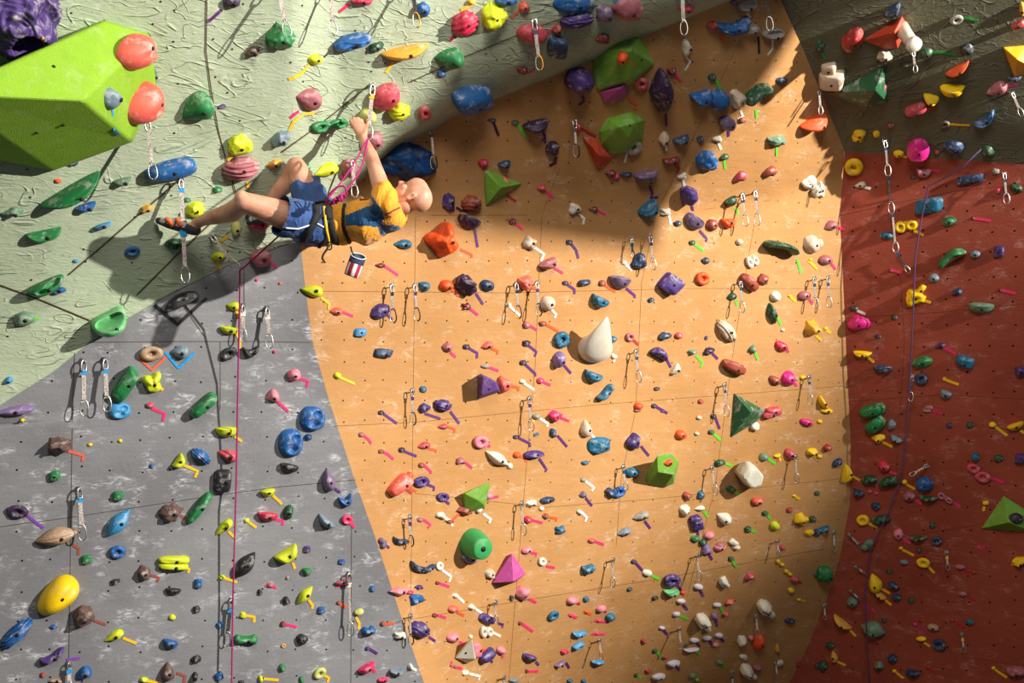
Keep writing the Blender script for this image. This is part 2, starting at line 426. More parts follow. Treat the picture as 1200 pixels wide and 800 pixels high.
# ---------------------------------------------------------------- the holds, read tile by tile
# each entry: x y w h rotation shape colour [/ tape colour x y x y ...]   (five units = one pixel of the photograph)
HOLDS = {
(0,0): """
648 578 110 140 0 dome GB d.7 / b 650 645 672 770 700 782
905 450 30 90 0 box GG
1165 650 200 190 35 wedge G
""",
(240,0): """
160 15 110 72 10 dome DP / p 100 55 30 118 8 130
440 230 170 165 0 rock G
280 310 112 60 20 rock BR
920 8 125 62 0 dome CR / pk 850 20 785 70
870 262 235 150 15 horns B
650 350 78 66 0 dome L / y 612 380 552 440 490 465
1010 280 92 50 25 rock DG
1180 310 285 88 12 banana GO / y 1105 362 1060 425
100 625 50 22 20 chip P
622 588 130 155 -10 wedge DR / y 640 662 575 668 520 712 495 765 / pk 550 650 500 690
452 818 140 85 15 rock GB
1072 575 185 135 40 dome RM
740 735 212 72 10 ring2 G
958 690 95 100 0 dome PLM
1145 660 125 92 15 shell L
1002 830 92 100 0 dome DR
""",
(480,0): """
80 62 82 90 0 dome B
365 12 45 36 0 dome Y / y 365 25 300 60
330 145 165 130 35 shell CR / pk 262 210 235 240
490 105 160 150 30 rock L
570 8 130 60 0 dome B
672 45 62 66 0 dome S / s 645 60 595 105
975 28 245 125 5 dome B d.6
988 125 195 78 10 shell P
1150 90 92 104 0 dome GP
725 205 165 112 0 dome RM / pk 790 200 830 180
865 182 62 80 0 wedge R
870 290 105 110 0 box N
1140 235 92 62 20 dome DK
238 355 175 145 0 wedge G
190 435 52 42 0 dome B
380 595 225 135 15 bar B
92 665 72 82 0 ring RM
665 420 60 45 0 chip DK / pk 690 430 735 405
1000 482 172 155 0 knot P / p 1010 558 1022 590 990 615
485 705 45 22 0 chip DP / dp 490 715 522 795
620 720 42 26 0 chip DG / gl 630 728 680 800
750 742 152 84 15 banana DP / p 780 775 795 800
985 745 50 46 0 dome CR / r 1000 750 1092 798
125 742 32 50 0 chip DP
""",
(720,0): """
40 8 80 62 0 box LB
88 62 165 140 0 dome DR
425 60 92 42 0 dome CR
788 35 118 62 20 bowl GY / w 775 75 795 105
705 12 40 40 0 chip P
710 165 205 105 10 horns B
582 155 72 52 0 dome R / o 620 200 632 238
808 188 112 70 25 wedge GY / dp 842 215 848 312
940 202 132 60 8 bowl GY / w 925 232 925 285 897 322
50 332 72 82 0 knob O / o 88 360 120 378 118 400
430 285 62 90 0 star W / w 408 318 442 362 414 412
340 420 52 40 0 chip DK / pk 350 428 388 475
290 552 142 232 0 leaf DP / p 298 662 306 738
158 492 82 80 0 ring RM / r 170 510 188 528
8 550 60 72 0 dome S / o 85 575 130 612 122 640
575 455 46 40 0 chip DG / gl 592 468 622 518
518 577 122 118 15 jug B
622 597 116 122 -20 dome B
735 592 102 112 0 rock CM / w 738 645 752 680 722 698
752 705 44 32 0 chip RB
850 562 182 88 40 phone DG / gl 828 640 834 690
667 722 102 82 5 knot GP / p 668 755 668 800
985 475 62 36 0 chip N
292 818 60 84 0 rock CM / w 300 850 306 882
400 822 102 50 20 banana N
505 818 40 42 0 dome N
610 818 52 40 20 star W / w 605 830 625 875
1185 728 168 78 28 banana O
""",
(960,0): """
195 240 145 92 38 bar R
435 70 112 60 38 banana N
385 335 96 60 0 rock CM
55 412 92 62 10 box CM
72 480 152 92 5 box CM d1.1
805 118 84 52 20 ring GY / g 850 102 935 120
1168 150 95 42 20 bar R
1150 458 90 34 10 banana N
630 315 72 50 15 dome DG / g 660 308 720 305 800 322
868 292 82 70 0 rock K
812 415 155 46 28 banana O
780 540 145 88 0 half Y
655 588 95 62 -15 banana Y
565 648 132 56 15 bar RM / r 620 640 692 628
1040 535 132 82 25 wedge DR / m 1085 512 1175 488
975 713 138 68 32 horns B
738 730 56 42 0 ring BR / y 765 728 882 732
415 740 54 24 0 chip DK
235 790 78 52 0 dome Y
335 790 44 40 0 dome Y
5 272 55 52 0 rock DG / g 18 308 35 345
365 518 62 52 25 dome RM
1190 60 34 90 0 dome GO
500 382 50 24 0 chip K
""",
(0,160): """
425 160 70 26 5 chip N
340 262 42 24 0 chip O
430 338 400 84 30 banana G d1.2
722 265 112 48 15 banana GG
508 415 132 52 20 banana B
1005 200 310 118 12 bar B d.9
74 450 124 54 10 rock GG
262 580 212 84 12 jug G
602 525 110 42 18 banana LB
865 425 82 54 5 rock GO
776 675 92 60 10 ring B
1028 632 115 62 5 dome DG
1098 372 40 28 0 chip G
1142 432 108 98 10 rock L
445 730 34 22 0 chip LB
""",
(240,160): """
208 62 145 128 -20 rock L / y 158 98 140 142
215 195 215 132 10 shell DR
80 315 64 40 0 rock G
412 165 82 56 15 rock GO / y 250 265 252 300
605 175 40 32 0 chip LG
722 205 140 82 25 wedge L / y 670 245 666 278
855 195 92 104 0 dome DR
810 240 34 28 0 chip PK
1178 150 350 215 -6 crag DB d1.0
320 508 162 95 15 rock PK
280 480 80 50 0 rock K
185 545 54 86 -15 dome PLM / y 140 582 90 612
82 705 82 48 10 dome L / y 68 725 92 775
330 710 125 112 0 knot DR / pk 360 718 420 768
1165 632 105 66 0 wedge TB
1030 755 60 34 0 wedge DK / pk 1045 752 1132 812
""",
(480,160): """
435 158 62 46 0 dome CR / pk 430 170 440 195
560 165 78 50 15 banana N
555 282 78 102 8 dome S
490 327 62 62 0 rock S / r 570 345 622 378
240 385 78 108 5 rock P / dp 272 415 300 432 342 436
370 395 112 100 0 shell RB
357 500 135 98 -22 half DP / p 380 542 398 648
215 610 175 190 10 star O d1.3 / o 298 660 365 692 362 710
846 80 82 88 0 rock DP / dp 856 118 855 152 818 170
785 22 26 12 0 chip P / p 790 0 795 38
775 305 54 42 10 wedge CR / pk 795 318 842 358
605 497 42 36 0 dome DK / pk 618 508 665 545
970 425 66 72 20 star W / w 988 448 1022 480 1015 514
1078 427 54 36 0 wedge DK / pk 1095 432 1148 458
708 625 74 82 0 star CM / w 732 650 788 688 768 728
820 745 112 70 28 banana DR / pk 845 768 898 800
1180 220 66 44 0 wedge DK / pk 1195 225 1225 250
938 620 38 32 0 chip DP / p 945 628 975 665 988 714
""",
(720,160): """
112 62 98 100 0 ring GY / w 75 95 58 152
645 125 60 38 20 wedge DG / gl 642 140 650 188
340 145 104 58 10 jug DK / r 362 168 378 188 368 214
195 242 138 82 10 half GP / p 205 285 222 335 212 358 255 352
72 225 72 26 0 chip N
8 235 52 28 0 chip PK
550 150 118 108 10 crag B
400 238 58 34 20 star W / w 400 240 412 302
440 345 98 110 0 knot P / p 450 392 460 440
210 430 132 88 38 banana TB
305 445 64 44 0 star W / w 320 462 330 515
375 510 44 34 0 dome N
475 500 118 98 -42 half GP / p 498 550 540 598 536 615
577 518 66 70 20 dome RB
672 502 78 82 0 jug O
690 385 78 62 30 half DG / gl 700 405 728 452
960 25 104 62 5 rock GG / gl 950 58 950 112
740 245 92 58 38 wedge RM
915 215 92 58 30 wedge RB
1148 278 96 66 20 star W
1188 325 60 92 20 rock W
155 735 98 84 20 star N
60 740 32 26 0 chip W / w 60 742 102 782
458 622 36 30 0 chip DG / gl 470 630 520 668
535 727 48 46 0 wedge N
736 618 42 40 0 dome CM
812 732 70 78 20 ring2 W
992 652 190 84 -12 phone DG d1.1 / gl 1070 718 1092 802
1162 632 82 108 20 dome CM
1150 722 24 18 0 chip Y / y 1135 725 1188 775
520 832 80 78 0 ring O
""",
(960,160): """
225 12 74 52 0 dome Y
202 180 110 95 0 ring Y / y 245 198 298 222
580 88 138 138 0 half MG r d.8
465 105 66 42 0 dome Y / y 478 112 515 120
786 68 134 64 0 dome N
985 85 84 58 0 rock DG
690 95 36 26 0 chip R
238 285 70 46 10 wedge W / w 250 292 302 304
612 212 92 68 -10 jug DR / pk 640 195 708 202
1035 205 44 34 0 chip GY
882 252 166 52 8 box N
1152 306 84 58 -10 rock DG
1050 320 30 34 0 chip PK
638 408 168 88 8 box TB
760 500 84 58 10 dome G
900 478 24 20 0 chip DK / pk 905 478 1005 492
510 525 130 78 10 ring2 Y / y 555 550 612 578
395 582 86 46 0 dome TB
768 715 178 92 38 phone G
912 692 68 46 10 dome GB
1052 675 62 66 0 box P
72 525 74 68 30 wedge DR / pk 95 530 152 545
8 310 46 112 0 rock W
4 630 40 62 0 dome CM
42 725 76 60 0 dome DR / pk 68 742 95 778
418 785 24 20 0 chip DK / pk 415 775 485 800
550 235 44 34 0 chip K
""",
(0,320): """
270 82 235 120 25 jug2 G d1.2
345 105 92 38 15 dome B
140 272 132 84 15 dome GG / gl 195 272 230 265
640 275 215 180 20 bowl2 LG d1.35
45 635 68 46 35 wedge LB
1065 165 222 92 28 half K r
888 472 142 88 5 ring TN / s 808 490 890 565 975 490
1055 465 108 98 0 wedge GB / b 968 462 1046 555 1140 465
735 658 218 86 56 box G d1.3
895 645 112 118 0 star L / y 930 660 955 685
75 812 260 62 8 wedge LP
700 808 134 100 0 pits LB
880 775 50 34 0 chip RM / pk 888 790 965 822 955 865
""",
(240,320): """
168 195 82 64 -10 wedge L / y 178 210 206 262
145 335 108 62 -8 half L / y 185 350 205 392 205 440
140 472 104 70 30 ring K
272 462 96 84 0 horns K
525 600 80 76 0 dome PL / pk 545 612 605 632 596 668
400 725 78 92 20 wedge PL / pk 425 752 490 810
636 105 124 84 -10 wedge L r / y 680 142 728 178 724 212
775 225 74 54 0 wedge S / pk 800 225 868 252
1035 225 118 80 28 dome P / p 1070 245 1098 272
912 348 66 48 0 box LB
1048 468 100 52 -5 box N
780 600 44 40 0 dome L / y 788 608 878 648
-5 778 195 74 42 bar G d1.2
305 40 24 20 0 chip PK
442 60 22 18 0 chip S
410 462 22 20 0 chip PK
""",
(480,320): """
88 75 68 74 -30 wedge TB
220 75 82 70 0 dome O / o 240 90 288 135
342 68 126 124 0 rock DP d1.1 / p 388 118 430 182
457 72 80 70 0 dome N
338 195 54 44 0 star DK / pk 355 208 400 245
682 60 92 96 -20 rock S / o 712 82 742 92
580 185 36 24 0 chip W / w 578 185 645 248
815 180 86 88 0 dome CM / w 832 212 858 242 848 262
915 58 36 26 0 chip DP / p 918 62 965 95 965 122
1030 60 72 64 20 horns N
1130 60 40 34 0 chip RB / o 1142 68 1205 108
1122 162 102 92 -25 jug TB
688 305 42 40 0 chip DR / pk 700 305 746 332
783 296 42 30 0 chip RB / o 798 300 868 338 870 362
895 390 86 100 -25 ring TB
222 435 60 70 0 wedge DR / pk 238 462 270 492
335 432 42 30 0 chip DP / p 345 438 396 468 393 498
458 426 76 52 20 wedge S / o 478 440 516 456 512 475
685 412 42 36 0 chip DP / p 692 420 742 460 732 488
445 545 54 24 0 dome GY / pk 458 548 520 572
668 525 40 30 0 chip DP / p 678 535 735 588 735 605
560 650 84 92 15 rock S / o 588 660 638 670 636 690
662 635 38 26 0 chip W / w 665 640 728 682
768 630 46 34 0 dome PK / pk 778 635 824 656
885 507 66 128 -20 banana2 LP / p 900 535 945 586
1082 602 104 88 -20 jug TB
1158 705 128 76 38 horns TB
82 680 40 36 0 chip TB
90 790 85 52 25 rock P / p 88 822 180 852
198 775 104 68 -8 shell P / p 238 810 290 880
""",
(720,320): """
42 52 120 100 -8 half GP / p 68 88 118 130 118 145
335 65 112 112 -35 box P
513 33 4 4 0 chip O
217 158 40 28 10 dome N
795 55 122 68 -48 bar RB
880 38 66 66 0 rock RB
690 140 58 52 20 wedge DG / gl 708 160 722 190
948 138 60 62 0 dome W
1030 135 24 16 0 chip Y / y 1022 130 1062 165
1115 132 72 56 10 dome DR / pk 1140 150 1160 180
930 238 58 112 12 leaf DG / gl 955 262 975 302
665 342 146 76 -52 shell CM
1165 328 92 100 10 rock GO / y 1180 365 1212 392
988 333 24 22 0 chip W
93 375 52 52 0 ring DR / r 110 390 140 420
300 370 72 50 10 star N
378 366 46 38 10 dome RM
540 380 20 26 0 chip P
268 478 108 82 -30 jug P r / p 305 505 330 552
362 565 78 44 55 banana W
460 465 54 40 10 rock GG / gl 478 482 515 522 505 550
558 458 70 44 10 rock DP / p 572 468 605 502
815 445 46 54 0 rock GG / gl 822 462 840 508
983 430 78 54 -30 dome CR / pk 1010 452 1022 462
705 550 142 68 -22 bar RB
943 628 72 46 -32 dome RB
1025 620 76 86 0 dome MG / pk 1055 645 1070 662
1105 612 34 28 0 dome Y
250 678 36 22 10 chip K
508 753 32 26 0 chip R
143 780 52 42 10 dome O
235 778 32 26 0 chip DP / p 242 780 310 820
2 490 34 30 0 chip W / w -12 470 0 495 -4 520
-5 388 44 38 0 dome TB
730 775 52 36 0 dome W
935 810 92 54 5 bar RM
""",
(960,320): """
200 208 56 30 0 dome K / w 222 218 272 240
230 295 130 88 5 dome MG
40 325 26 20 0 chip Y / y 28 325 66 350
28 762 92 44 -62 banana Y
670 30 66 50 0 dome GB
562 145 110 112 30 rock Y / y 590 152 656 172
590 105 90 40 50 bar Y
802 115 72 50 20 wedge N
945 205 152 82 -3 half GG
1060 100 20 18 0 chip DK / pk 1065 98 1150 118
440 260 38 30 0 chip K
345 372 38 24 0 chip K
250 475 112 46 -5 banana Y / y 285 490 322 522
372 562 108 56 -5 jug2 N
600 525 128 66 14 dome G
597 622 80 68 10 ring N
705 428 70 34 20 wedge P / pk 722 430 800 472
852 520 114 70 -22 bar TB
735 622 26 26 0 chip Y / y 730 620 818 652
738 714 72 66 -20 half GB
1180 582 76 78 -15 half P
308 808 152 74 12 bar G
325 890 122 84 38 bar G
640 788 54 30 0 chip DR / pk 665 800 718 820
""",
(0,480): """
130 62 28 22 0 chip Y
528 205 28 22 0 chip Y
705 183 26 22 0 chip Y
343 212 160 108 20 rock BR / s 398 240 488 268 485 302
320 390 68 56 15 box G
693 507 64 52 0 box G
103 598 126 78 -5 ring DP / vp 148 610 212 660 255 692
340 745 275 94 14 leaf TN / br 420 785 462 812 460 850
1050 305 92 84 55 jug L / y 1068 320 1158 358 1142 396
890 330 28 26 0 chip B
1178 275 128 68 -35 shell B
695 668 220 82 50 leaf LB
1010 605 142 104 15 rock BR / br 1058 620 1098 640
1168 580 225 58 52 bar G
""",
(240,480): """
130 130 126 78 0 half L / y 175 155 218 185
135 270 122 84 -18 wedge RM
105 420 105 128 0 box K d.8
634 55 152 148 0 pits B
508 198 146 164 0 pits B
607 162 46 40 0 dome DB
498 342 112 68 -12 half K
728 418 92 130 8 wedge2 GP / p 762 460 792 485
832 535 84 84 20 horns B
372 487 84 62 10 half L / y 398 500 452 552
490 602 58 92 -15 dome DG
370 627 122 70 -5 half CR / pk 412 640 460 650 455 675
715 658 118 62 -38 banana GB
835 645 64 58 0 ring PK / pk 850 660 880 690
112 695 132 66 42 wedge L / y 138 712 178 750
245 650 30 26 0 chip L / y 252 652 302 690
1035 18 36 28 0 chip DP / p 1045 22 1125 80
920 146 34 28 0 chip DR / pk 928 148 960 175 975 198
1035 245 34 24 0 chip RB / pk 1048 248 1075 262 1105 290
1156 236 38 32 0 chip DP / p 1165 242 1240 272
1150 442 160 84 42 bar S / r 1180 465 1210 490
1048 782 52 62 0 star GP / p 1060 790 1080 810
1155 772 96 60 -20 horns N
""",
(480,480): """
197 100 60 38 5 wedge RM / o 220 98 262 112 262 132
88 212 74 50 15 wedge RM / o 108 228 155 236 150 252
420 190 88 78 0 ring PL / pk 448 200 472 216
522 288 160 62 -32 leaf W
590 330 34 36 0 chip W
632 265 44 34 0 dome O / o 645 272 684 282 680 305
735 262 126 48 5 half P r / p 758 285 802 350 792 362
625 160 34 24 0 chip DP / p 640 165 702 196 705 218
845 140 46 58 0 rock N / p 865 150 922 216
743 145 36 18 30 chip TB
745 40 50 34 0 dome GY / w 762 50 810 80 804 98
857 35 86 72 0 rock PK / pk 888 48 935 66
1040 112 74 102 5 wedge2 CM / w 1065 145 1088 172
1130 215 152 100 0 poly TB
1030 312 42 24 0 chip TB
303 300 62 40 0 star DR / pk 325 305 365 342
72 325 38 30 0 chip RB / pk 85 325 122 360 124 375
72 422 92 64 12 ring P / p 98 436 142 452 140 475
5 385 40 44 0 dome O / o 0 458 40 478
197 512 74 52 0 ring P / p 208 534 232 552
188 620 58 48 0 star W / w 200 630 240 650 250 680
65 645 36 28 0 chip DR / pk 78 642 122 672 105 692
465 505 60 44 10 dome PL / pk 468 515 520 508
335 588 100 60 20 rock RB / o 300 600 240 655
412 585 42 50 0 rock W / w 430 608 476 642 464 662
240 655 44 24 0 chip RB
720 550 76 40 10 rock W
775 580 32 26 0 chip W
812 530 88 38 10 dome N
696 645 46 42 0 dome CR / pk 718 646 778 662
798 625 38 40 0 wedge RB / o 820 630 862 636 855 652
888 706 62 50 20 star TB
1070 768 42 28 0 chip RM / pk 1085 770 1138 790
1020 412 32 24 0 chip GY / w 1030 418 1080 455 1066 475
1018 500 44 46 20 wedge GP / p 1030 515 1068 562
1000 602 36 34 0 star W / w 1008 600 1038 630 1028 655
1182 492 62 62 0 rock N
""",
(720,480): """
135 5 44 16 0 chip RB
285 10 26 14 0 chip P
498 47 34 26 0 dome CM
485 140 30 24 0 dome CM
393 148 66 54 5 dome O
583 40 34 28 0 chip DP / p 592 48 616 112
570 132 36 28 0 chip DG / gl 580 140 622 178
120 190 88 90 0 star P / p 155 212 202 270
313 310 66 50 0 knob O
105 368 82 56 5 dome TB
30 482 84 60 35 ring B
618 313 64 38 18 dome DG / gl 650 312 690 328
685 470 56 40 -15 rock DG / gl 700 475 728 495
878 278 50 46 0 dome GG / gl 898 285 942 316
958 272 44 26 0 star Y / y 960 270 975 300
1032 265 54 74 28 dome RM
1168 250 76 48 0 rock Y
1130 75 78 42 -15 dome MG
915 25 96 44 20 bar RM
828 98 56 52 0 rock W
430 508 52 48 0 star RB
510 500 46 50 0 rock TB
422 590 62 72 0 rock W
502 580 60 34 10 wedge W / gl 520 590 548 628
484 665 68 84 20 box P / p 485 705 490 738
475 757 50 42 0 rock G
522 778 46 44 20 rock DG
558 740 62 46 15 dome PL
648 640 84 84 -30 wedge W
840 540 68 48 10 dome S
885 608 36 28 0 chip DG / gl 895 612 912 638
1055 505 26 16 0 chip Y / y 1042 500 1088 522
1028 588 36 30 0 chip R
1098 645 76 74 0 star Y
1162 642 46 34 0 dome DG
943 682 56 54 0 dome L
785 702 40 34 0 chip DG / gl 800 705 830 716
1145 722 62 34 22 rock Y
1188 722 36 44 0 dome N
1190 490 32 26 0 chip DG
160 628 100 56 18 wedge GY / p 175 650 210 695
62 722 84 50 20 wedge GB
702 780 54 44 0 rock W
622 797 60 36 10 dome DR
""",
(960,480): """
425 92 56 60 0 rock GB
450 175 78 40 -28 banana GB
345 172 84 52 0 rock Y / y 372 188 430 216
45 8 72 30 0 dome Y
5 70 32 24 0 chip Y
5 275 32 24 0 chip Y
52 225 60 48 0 rock R
110 312 66 42 42 dome N
165 380 112 54 80 banana Y / y 195 388 240 412
292 415 94 56 5 dome DG
403 425 116 58 10 bar DG
378 335 84 56 -42 dome CR / pk 415 362 455 378
632 5 52 24 0 chip GY / pk 665 5 718 22
762 92 40 30 0 dome N
883 90 42 34 0 chip DG
1015 90 44 34 0 dome Y / y 1028 95 1102 150
1150 100 102 56 18 half Y / y 1180 120 1200 135
912 282 56 50 0 dome TB
1048 285 60 40 0 dome DG
1175 288 64 54 0 box P
905 345 84 56 -20 ring RM
960 395 100 64 -15 ring RM / pk 1000 395 1082 425
500 425 34 30 0 dome Y / y 505 432 560 462
612 440 108 86 0 dome B
525 510 76 58 0 dome DR / pk 555 525 602 550
640 522 118 36 -6 banana DG
740 520 102 42 -32 ring2 DR / pk 780 538 828 568
228 490 74 44 -25 banana N
328 568 58 48 0 rock N
295 480 34 24 0 chip RM
335 490 28 20 0 chip PK
255 648 76 66 0 ring Y / y 288 662 342 690
358 650 116 56 10 dome DG
30 702 74 36 22 banana TB
975 548 40 26 0 chip Y / y 968 565 962 592
663 678 40 32 0 chip DG
463 732 60 66 0 dome PL / pk 478 748 535 782
580 756 106 32 4 banana DG
688 770 64 54 0 ring N
292 782 62 44 0 dome GG
""",
(0,640): """
690 35 98 78 12 ring B
508 78 62 52 10 box G
340 302 290 190 42 drop Y d1.0
95 518 244 78 44 shell B
850 155 90 92 0 rock BR / br 885 168 930 182 922 208
1022 82 182 50 0 bar L
1018 118 176 46 -2 bar L / y 1075 128 1108 132 1102 155
678 208 56 40 12 rock K
1018 265 92 54 -4 half K
1150 372 50 42 20 rock K
1163 218 46 52 0 box B
485 422 142 138 0 rock BR / br 552 432 622 458
668 532 128 62 28 wedge L / y 720 535 800 568
1010 418 40 34 10 chip L
1000 575 92 74 -12 half B
315 472 42 28 0 star B
312 650 160 78 25 horns P / vp 390 662 470 655
250 755 28 32 0 chip R
490 752 106 84 35 wedge B
985 738 92 108 0 wedge2 BR / br 1035 740 1085 758 1078 800
1148 668 66 50 20 rock K
1145 765 34 72 0 banana2 K
840 785 56 34 0 rock L / y 860 786 940 802
330 792 90 24 0 rock TN
""",
(240,640): """
240 115 192 84 52 melon K
100 185 44 34 0 rock L / y 115 185 188 210
485 48 150 110 32 jug L / y 515 95 528 130
600 18 40 36 0 box P
803 90 40 28 0 box B
600 150 54 64 0 half G
385 228 40 28 0 chip DR / pk 355 228 420 240
325 272 34 36 0 star K
590 290 140 52 50 leaf L / y 608 312 632 345 628 365
808 212 92 42 18 half DR / pk 768 235 850 218
480 322 48 54 0 rock K
572 545 66 64 0 dome K
683 375 42 38 0 box B
983 250 34 34 0 chip B
785 332 26 24 0 chip RB / o 780 328 828 358
225 405 44 38 0 rock L / y 240 404 290 412 288 445
905 388 60 42 20 dome PLM / y 885 412 905 450 902 485
458 458 32 34 0 chip DK / pk 470 455 540 472
1045 455 30 28 0 chip RB / o 1052 455 1110 450
87 462 44 40 20 rock B
85 762 50 44 35 box B
245 552 142 80 0 bone G
963 497 86 52 8 twin B
462 583 28 24 0 ring GO
955 600 26 24 0 chip P / p 962 598 1010 628
955 718 112 66 30 half PK / pk 985 725 1002 735
1045 785 66 36 10 rock PK
1125 742 82 60 10 horns GB
455 715 42 46 0 dome G
568 782 30 36 0 chip G
330 778 30 46 0 rock L / y 345 775 432 782
675 745 84 56 42 ring PLM / y 700 755 728 770 718 795
215 795 36 18 0 chip K
1150 525 80 46 0 star W
1145 265 110 50 0 leaf PL
485 185 20 24 0 chip GY
""",
(480,640): """
68 130 128 66 -28 horns N
125 130 80 50 20 horns N
178 115 44 54 0 ring W / w 190 138 242 176 230 208
355 75 92 58 -10 dome LP
480 160 66 56 0 rock CM
690 25 68 38 15 dome PL / pk 710 38 742 40 738 55
780 90 48 52 0 ring W / pk 800 115 850 125
1055 140 76 84 0 horns TB
165 215 26 20 0 chip DK / pk 165 212 232 236
60 240 48 28 0 star P
270 290 38 32 0 rock W / w 282 295 318 328
48 315 96 66 0 poly B
5 270 40 26 0 chip PK
150 405 34 24 0 chip DK / pk 162 402 212 418
260 368 60 44 5 dome S / o 278 382 318 405
370 355 44 36 0 rock W / w 385 365 428 395
668 282 90 84 0 rock PL / pk 702 308 742 328
600 305 24 36 0 chip K
458 425 92 46 -20 box P / p 520 450 548 458 540 475
480 420 40 36 0 rock W
650 452 26 20 0 chip DK / pk 660 452 722 498
845 408 76 46 35 ring TB
955 322 62 42 12 dome PL / r 975 328 998 338
1038 312 38 28 10 chip TB
950 405 26 20 0 chip PK / pk 930 398 980 418
1040 385 26 20 0 chip O / o 1020 380 1065 398
1125 370 64 38 20 dome PL / r 1135 372 1152 385
1110 436 26 20 0 chip PK / pk 1082 436 1148 442
1180 420 58 44 20 dome TB
1100 512 26 16 0 chip PK / pk 1065 512 1142 514
68 490 114 98 -28 shell P / p 110 530 150 555
455 502 76 74 0 ring2 W / w 485 502 532 526
260 537 76 56 10 dome PL / pk 290 560 322 572
395 608 48 86 10 box PL / o 420 605 466 608
460 642 118 56 38 bar P / p 470 660 485 680
540 612 56 48 0 dome PL / pk 538 632 548 652
360 530 24 26 0 chip W
710 658 90 58 -12 half P / p 738 675 756 695
1000 520 86 48 0 horns LB
995 588 78 50 20 horns LB
910 620 50 28 10 chip CR / pk 885 622 935 618
885 690 76 24 28 banana GP / p 915 680 935 712
690 732 24 20 0 chip DK / pk 690 732 752 730
246 695 20 20 0 chip DR / pk 244 672 248 712
270 705 24 20 0 chip DR / pk 265 705 306 716
335 742 54 34 10 rock W / w 350 745 412 760 402 782
1108 686 86 40 0 half LB
8 708 34 44 0 rock W / w 8 708 40 725
612 790 62 30 0 rock GB
942 790 40 24 0 dome TB
1022 790 36 22 0 dome TB
""",
(720,640): """
115 90 32 24 0 chip DP / p 122 95 165 142
195 158 58 38 -5 dome W / gl 215 168 265 192
340 202 98 72 10 ring P / p 362 222 392 258
338 272 94 48 0 jug2 LG
402 272 24 20 0 chip O / o 402 252 408 292
92 253 34 22 10 dome N
240 305 38 22 10 chip K
493 240 52 32 0 dome LV / p 500 255 522 292
648 216 58 64 0 rock W
392 325 54 28 5 dome LV / p 400 338 428 372
365 400 46 28 10 dome LV / gl 380 405 432 425
545 22 60 64 0 star LP / p 550 40 572 78
620 10 74 40 10 dome PL
715 8 52 30 0 dome W
685 75 34 28 0 chip DG / gl 690 82 716 122
798 182 66 42 25 rock RM
605 346 48 26 5 dome LV / gl 618 352 640 392
680 330 52 28 18 rock S
655 398 48 24 22 rock RM
590 410 42 36 0 rock LP / p 590 420 602 468
522 442 84 72 -15 skull W
548 480 34 50 10 bar W
882 362 84 72 -10 skull W
918 400 48 44 -35 bar W
280 480 38 22 0 dome LV / p 282 482 312 518
175 560 36 32 0 rock R
470 553 52 26 5 dome LV / p 480 560 500 588
545 540 54 26 5 dome LV / p 555 548 575 580
615 525 48 28 5 dome LV / p 620 535 640 558
455 612 92 30 6 half LV / gl 480 615 500 632
425 582 26 22 0 chip DG
595 580 40 24 10 dome PL
750 560 56 64 -10 rock W
805 540 36 34 10 rock PL
850 570 96 58 65 dome O d1.1
760 650 46 34 -10 rock W
240 615 30 24 0 chip DG / gl 240 612 262 632 270 655
298 652 36 28 10 rock R
350 690 82 36 14 dome LV / p 362 702 382 725
262 768 84 38 14 dome LV
200 733 40 24 0 chip R
130 755 24 22 0 chip DG / gl 118 752 158 768
620 682 40 26 5 dome GG / gl 632 688 655 712
780 735 70 74 -10 skull W
815 765 44 28 -20 bar W
840 715 54 34 10 dome DR
462 765 46 34 30 rock GG
488 785 26 22 0 chip BG
962 92 26 28 0 chip Y
985 110 28 20 0 chip Y
1010 150 26 24 -20 chip Y
1030 165 30 20 -20 chip Y
1038 262 36 32 0 chip Y
1085 315 26 16 0 chip Y / y 1070 312 1118 320
1058 198 52 38 10 dome RM / r 1075 205 1095 215
983 12 40 38 0 rock RM
1030 440 62 30 0 dome N
958 602 34 54 0 wedge2 GO
968 685 52 26 20 bar CM
1185 172 34 20 0 dome N
1080 690 24 40 0 chip R
1190 702 30 36 0 dome N
""",
(960,640): """
40 170 112 78 40 leaf G d1.3
268 8 50 40 0 dome GG
300 10 42 34 0 dome DG
322 225 92 112 20 wedge2 Y / y 368 248 415 275
356 290 84 36 -38 banana GO / y 385 312 422 342
430 236 76 42 -18 dome N
450 302 62 42 0 dome N
478 12 26 18 0 chip Y / y 478 12 555 52
610 98 82 58 -10 ring Y / y 640 118 675 155
495 95 52 28 5 dome GB
825 122 60 28 -5 dome DR / r 848 135 902 160
1170 98 96 56 15 rock Y
840 280 54 28 0 dome DR / r 875 292 916 322
192 332 66 60 0 dome GG / m 245 328 335 382
130 452 134 42 -38 banana GO / y 180 488 215 525
312 495 154 84 -18 leaf GG
562 458 28 22 0 chip MG / m 552 455 632 502
597 545 62 28 0 dome Y / y 615 562 650 585
702 578 82 66 -30 ring N
665 478 72 40 -8 dome TN
778 432 30 22 0 chip R / r 775 430 850 475
880 445 50 32 0 dome TB
62 582 58 34 0 dome DG
85 652 50 72 15 wedge2 GO / y 102 672 155 695
20 705 52 60 0 dome DG
427 662 60 50 0 dome N
350 705 66 54 -10 rock GG
440 732 26 20 0 chip Y / y 435 725 495 772
545 750 88 58 -10 half N
640 710 24 18 0 chip R / r 628 702 685 742
1020 715 26 20 0 chip Y / y 1015 710 1100 768
1150 740 112 60 -5 dome DR
905 152 30 20 0 chip R
410 148 34 24 0 chip DG
540 318 40 28 0 chip DG
380 435 34 24 0 chip N
585 25 34 28 0 chip DG
970 12 24 18 0 chip R / pk 925 0 982 22
""",
}
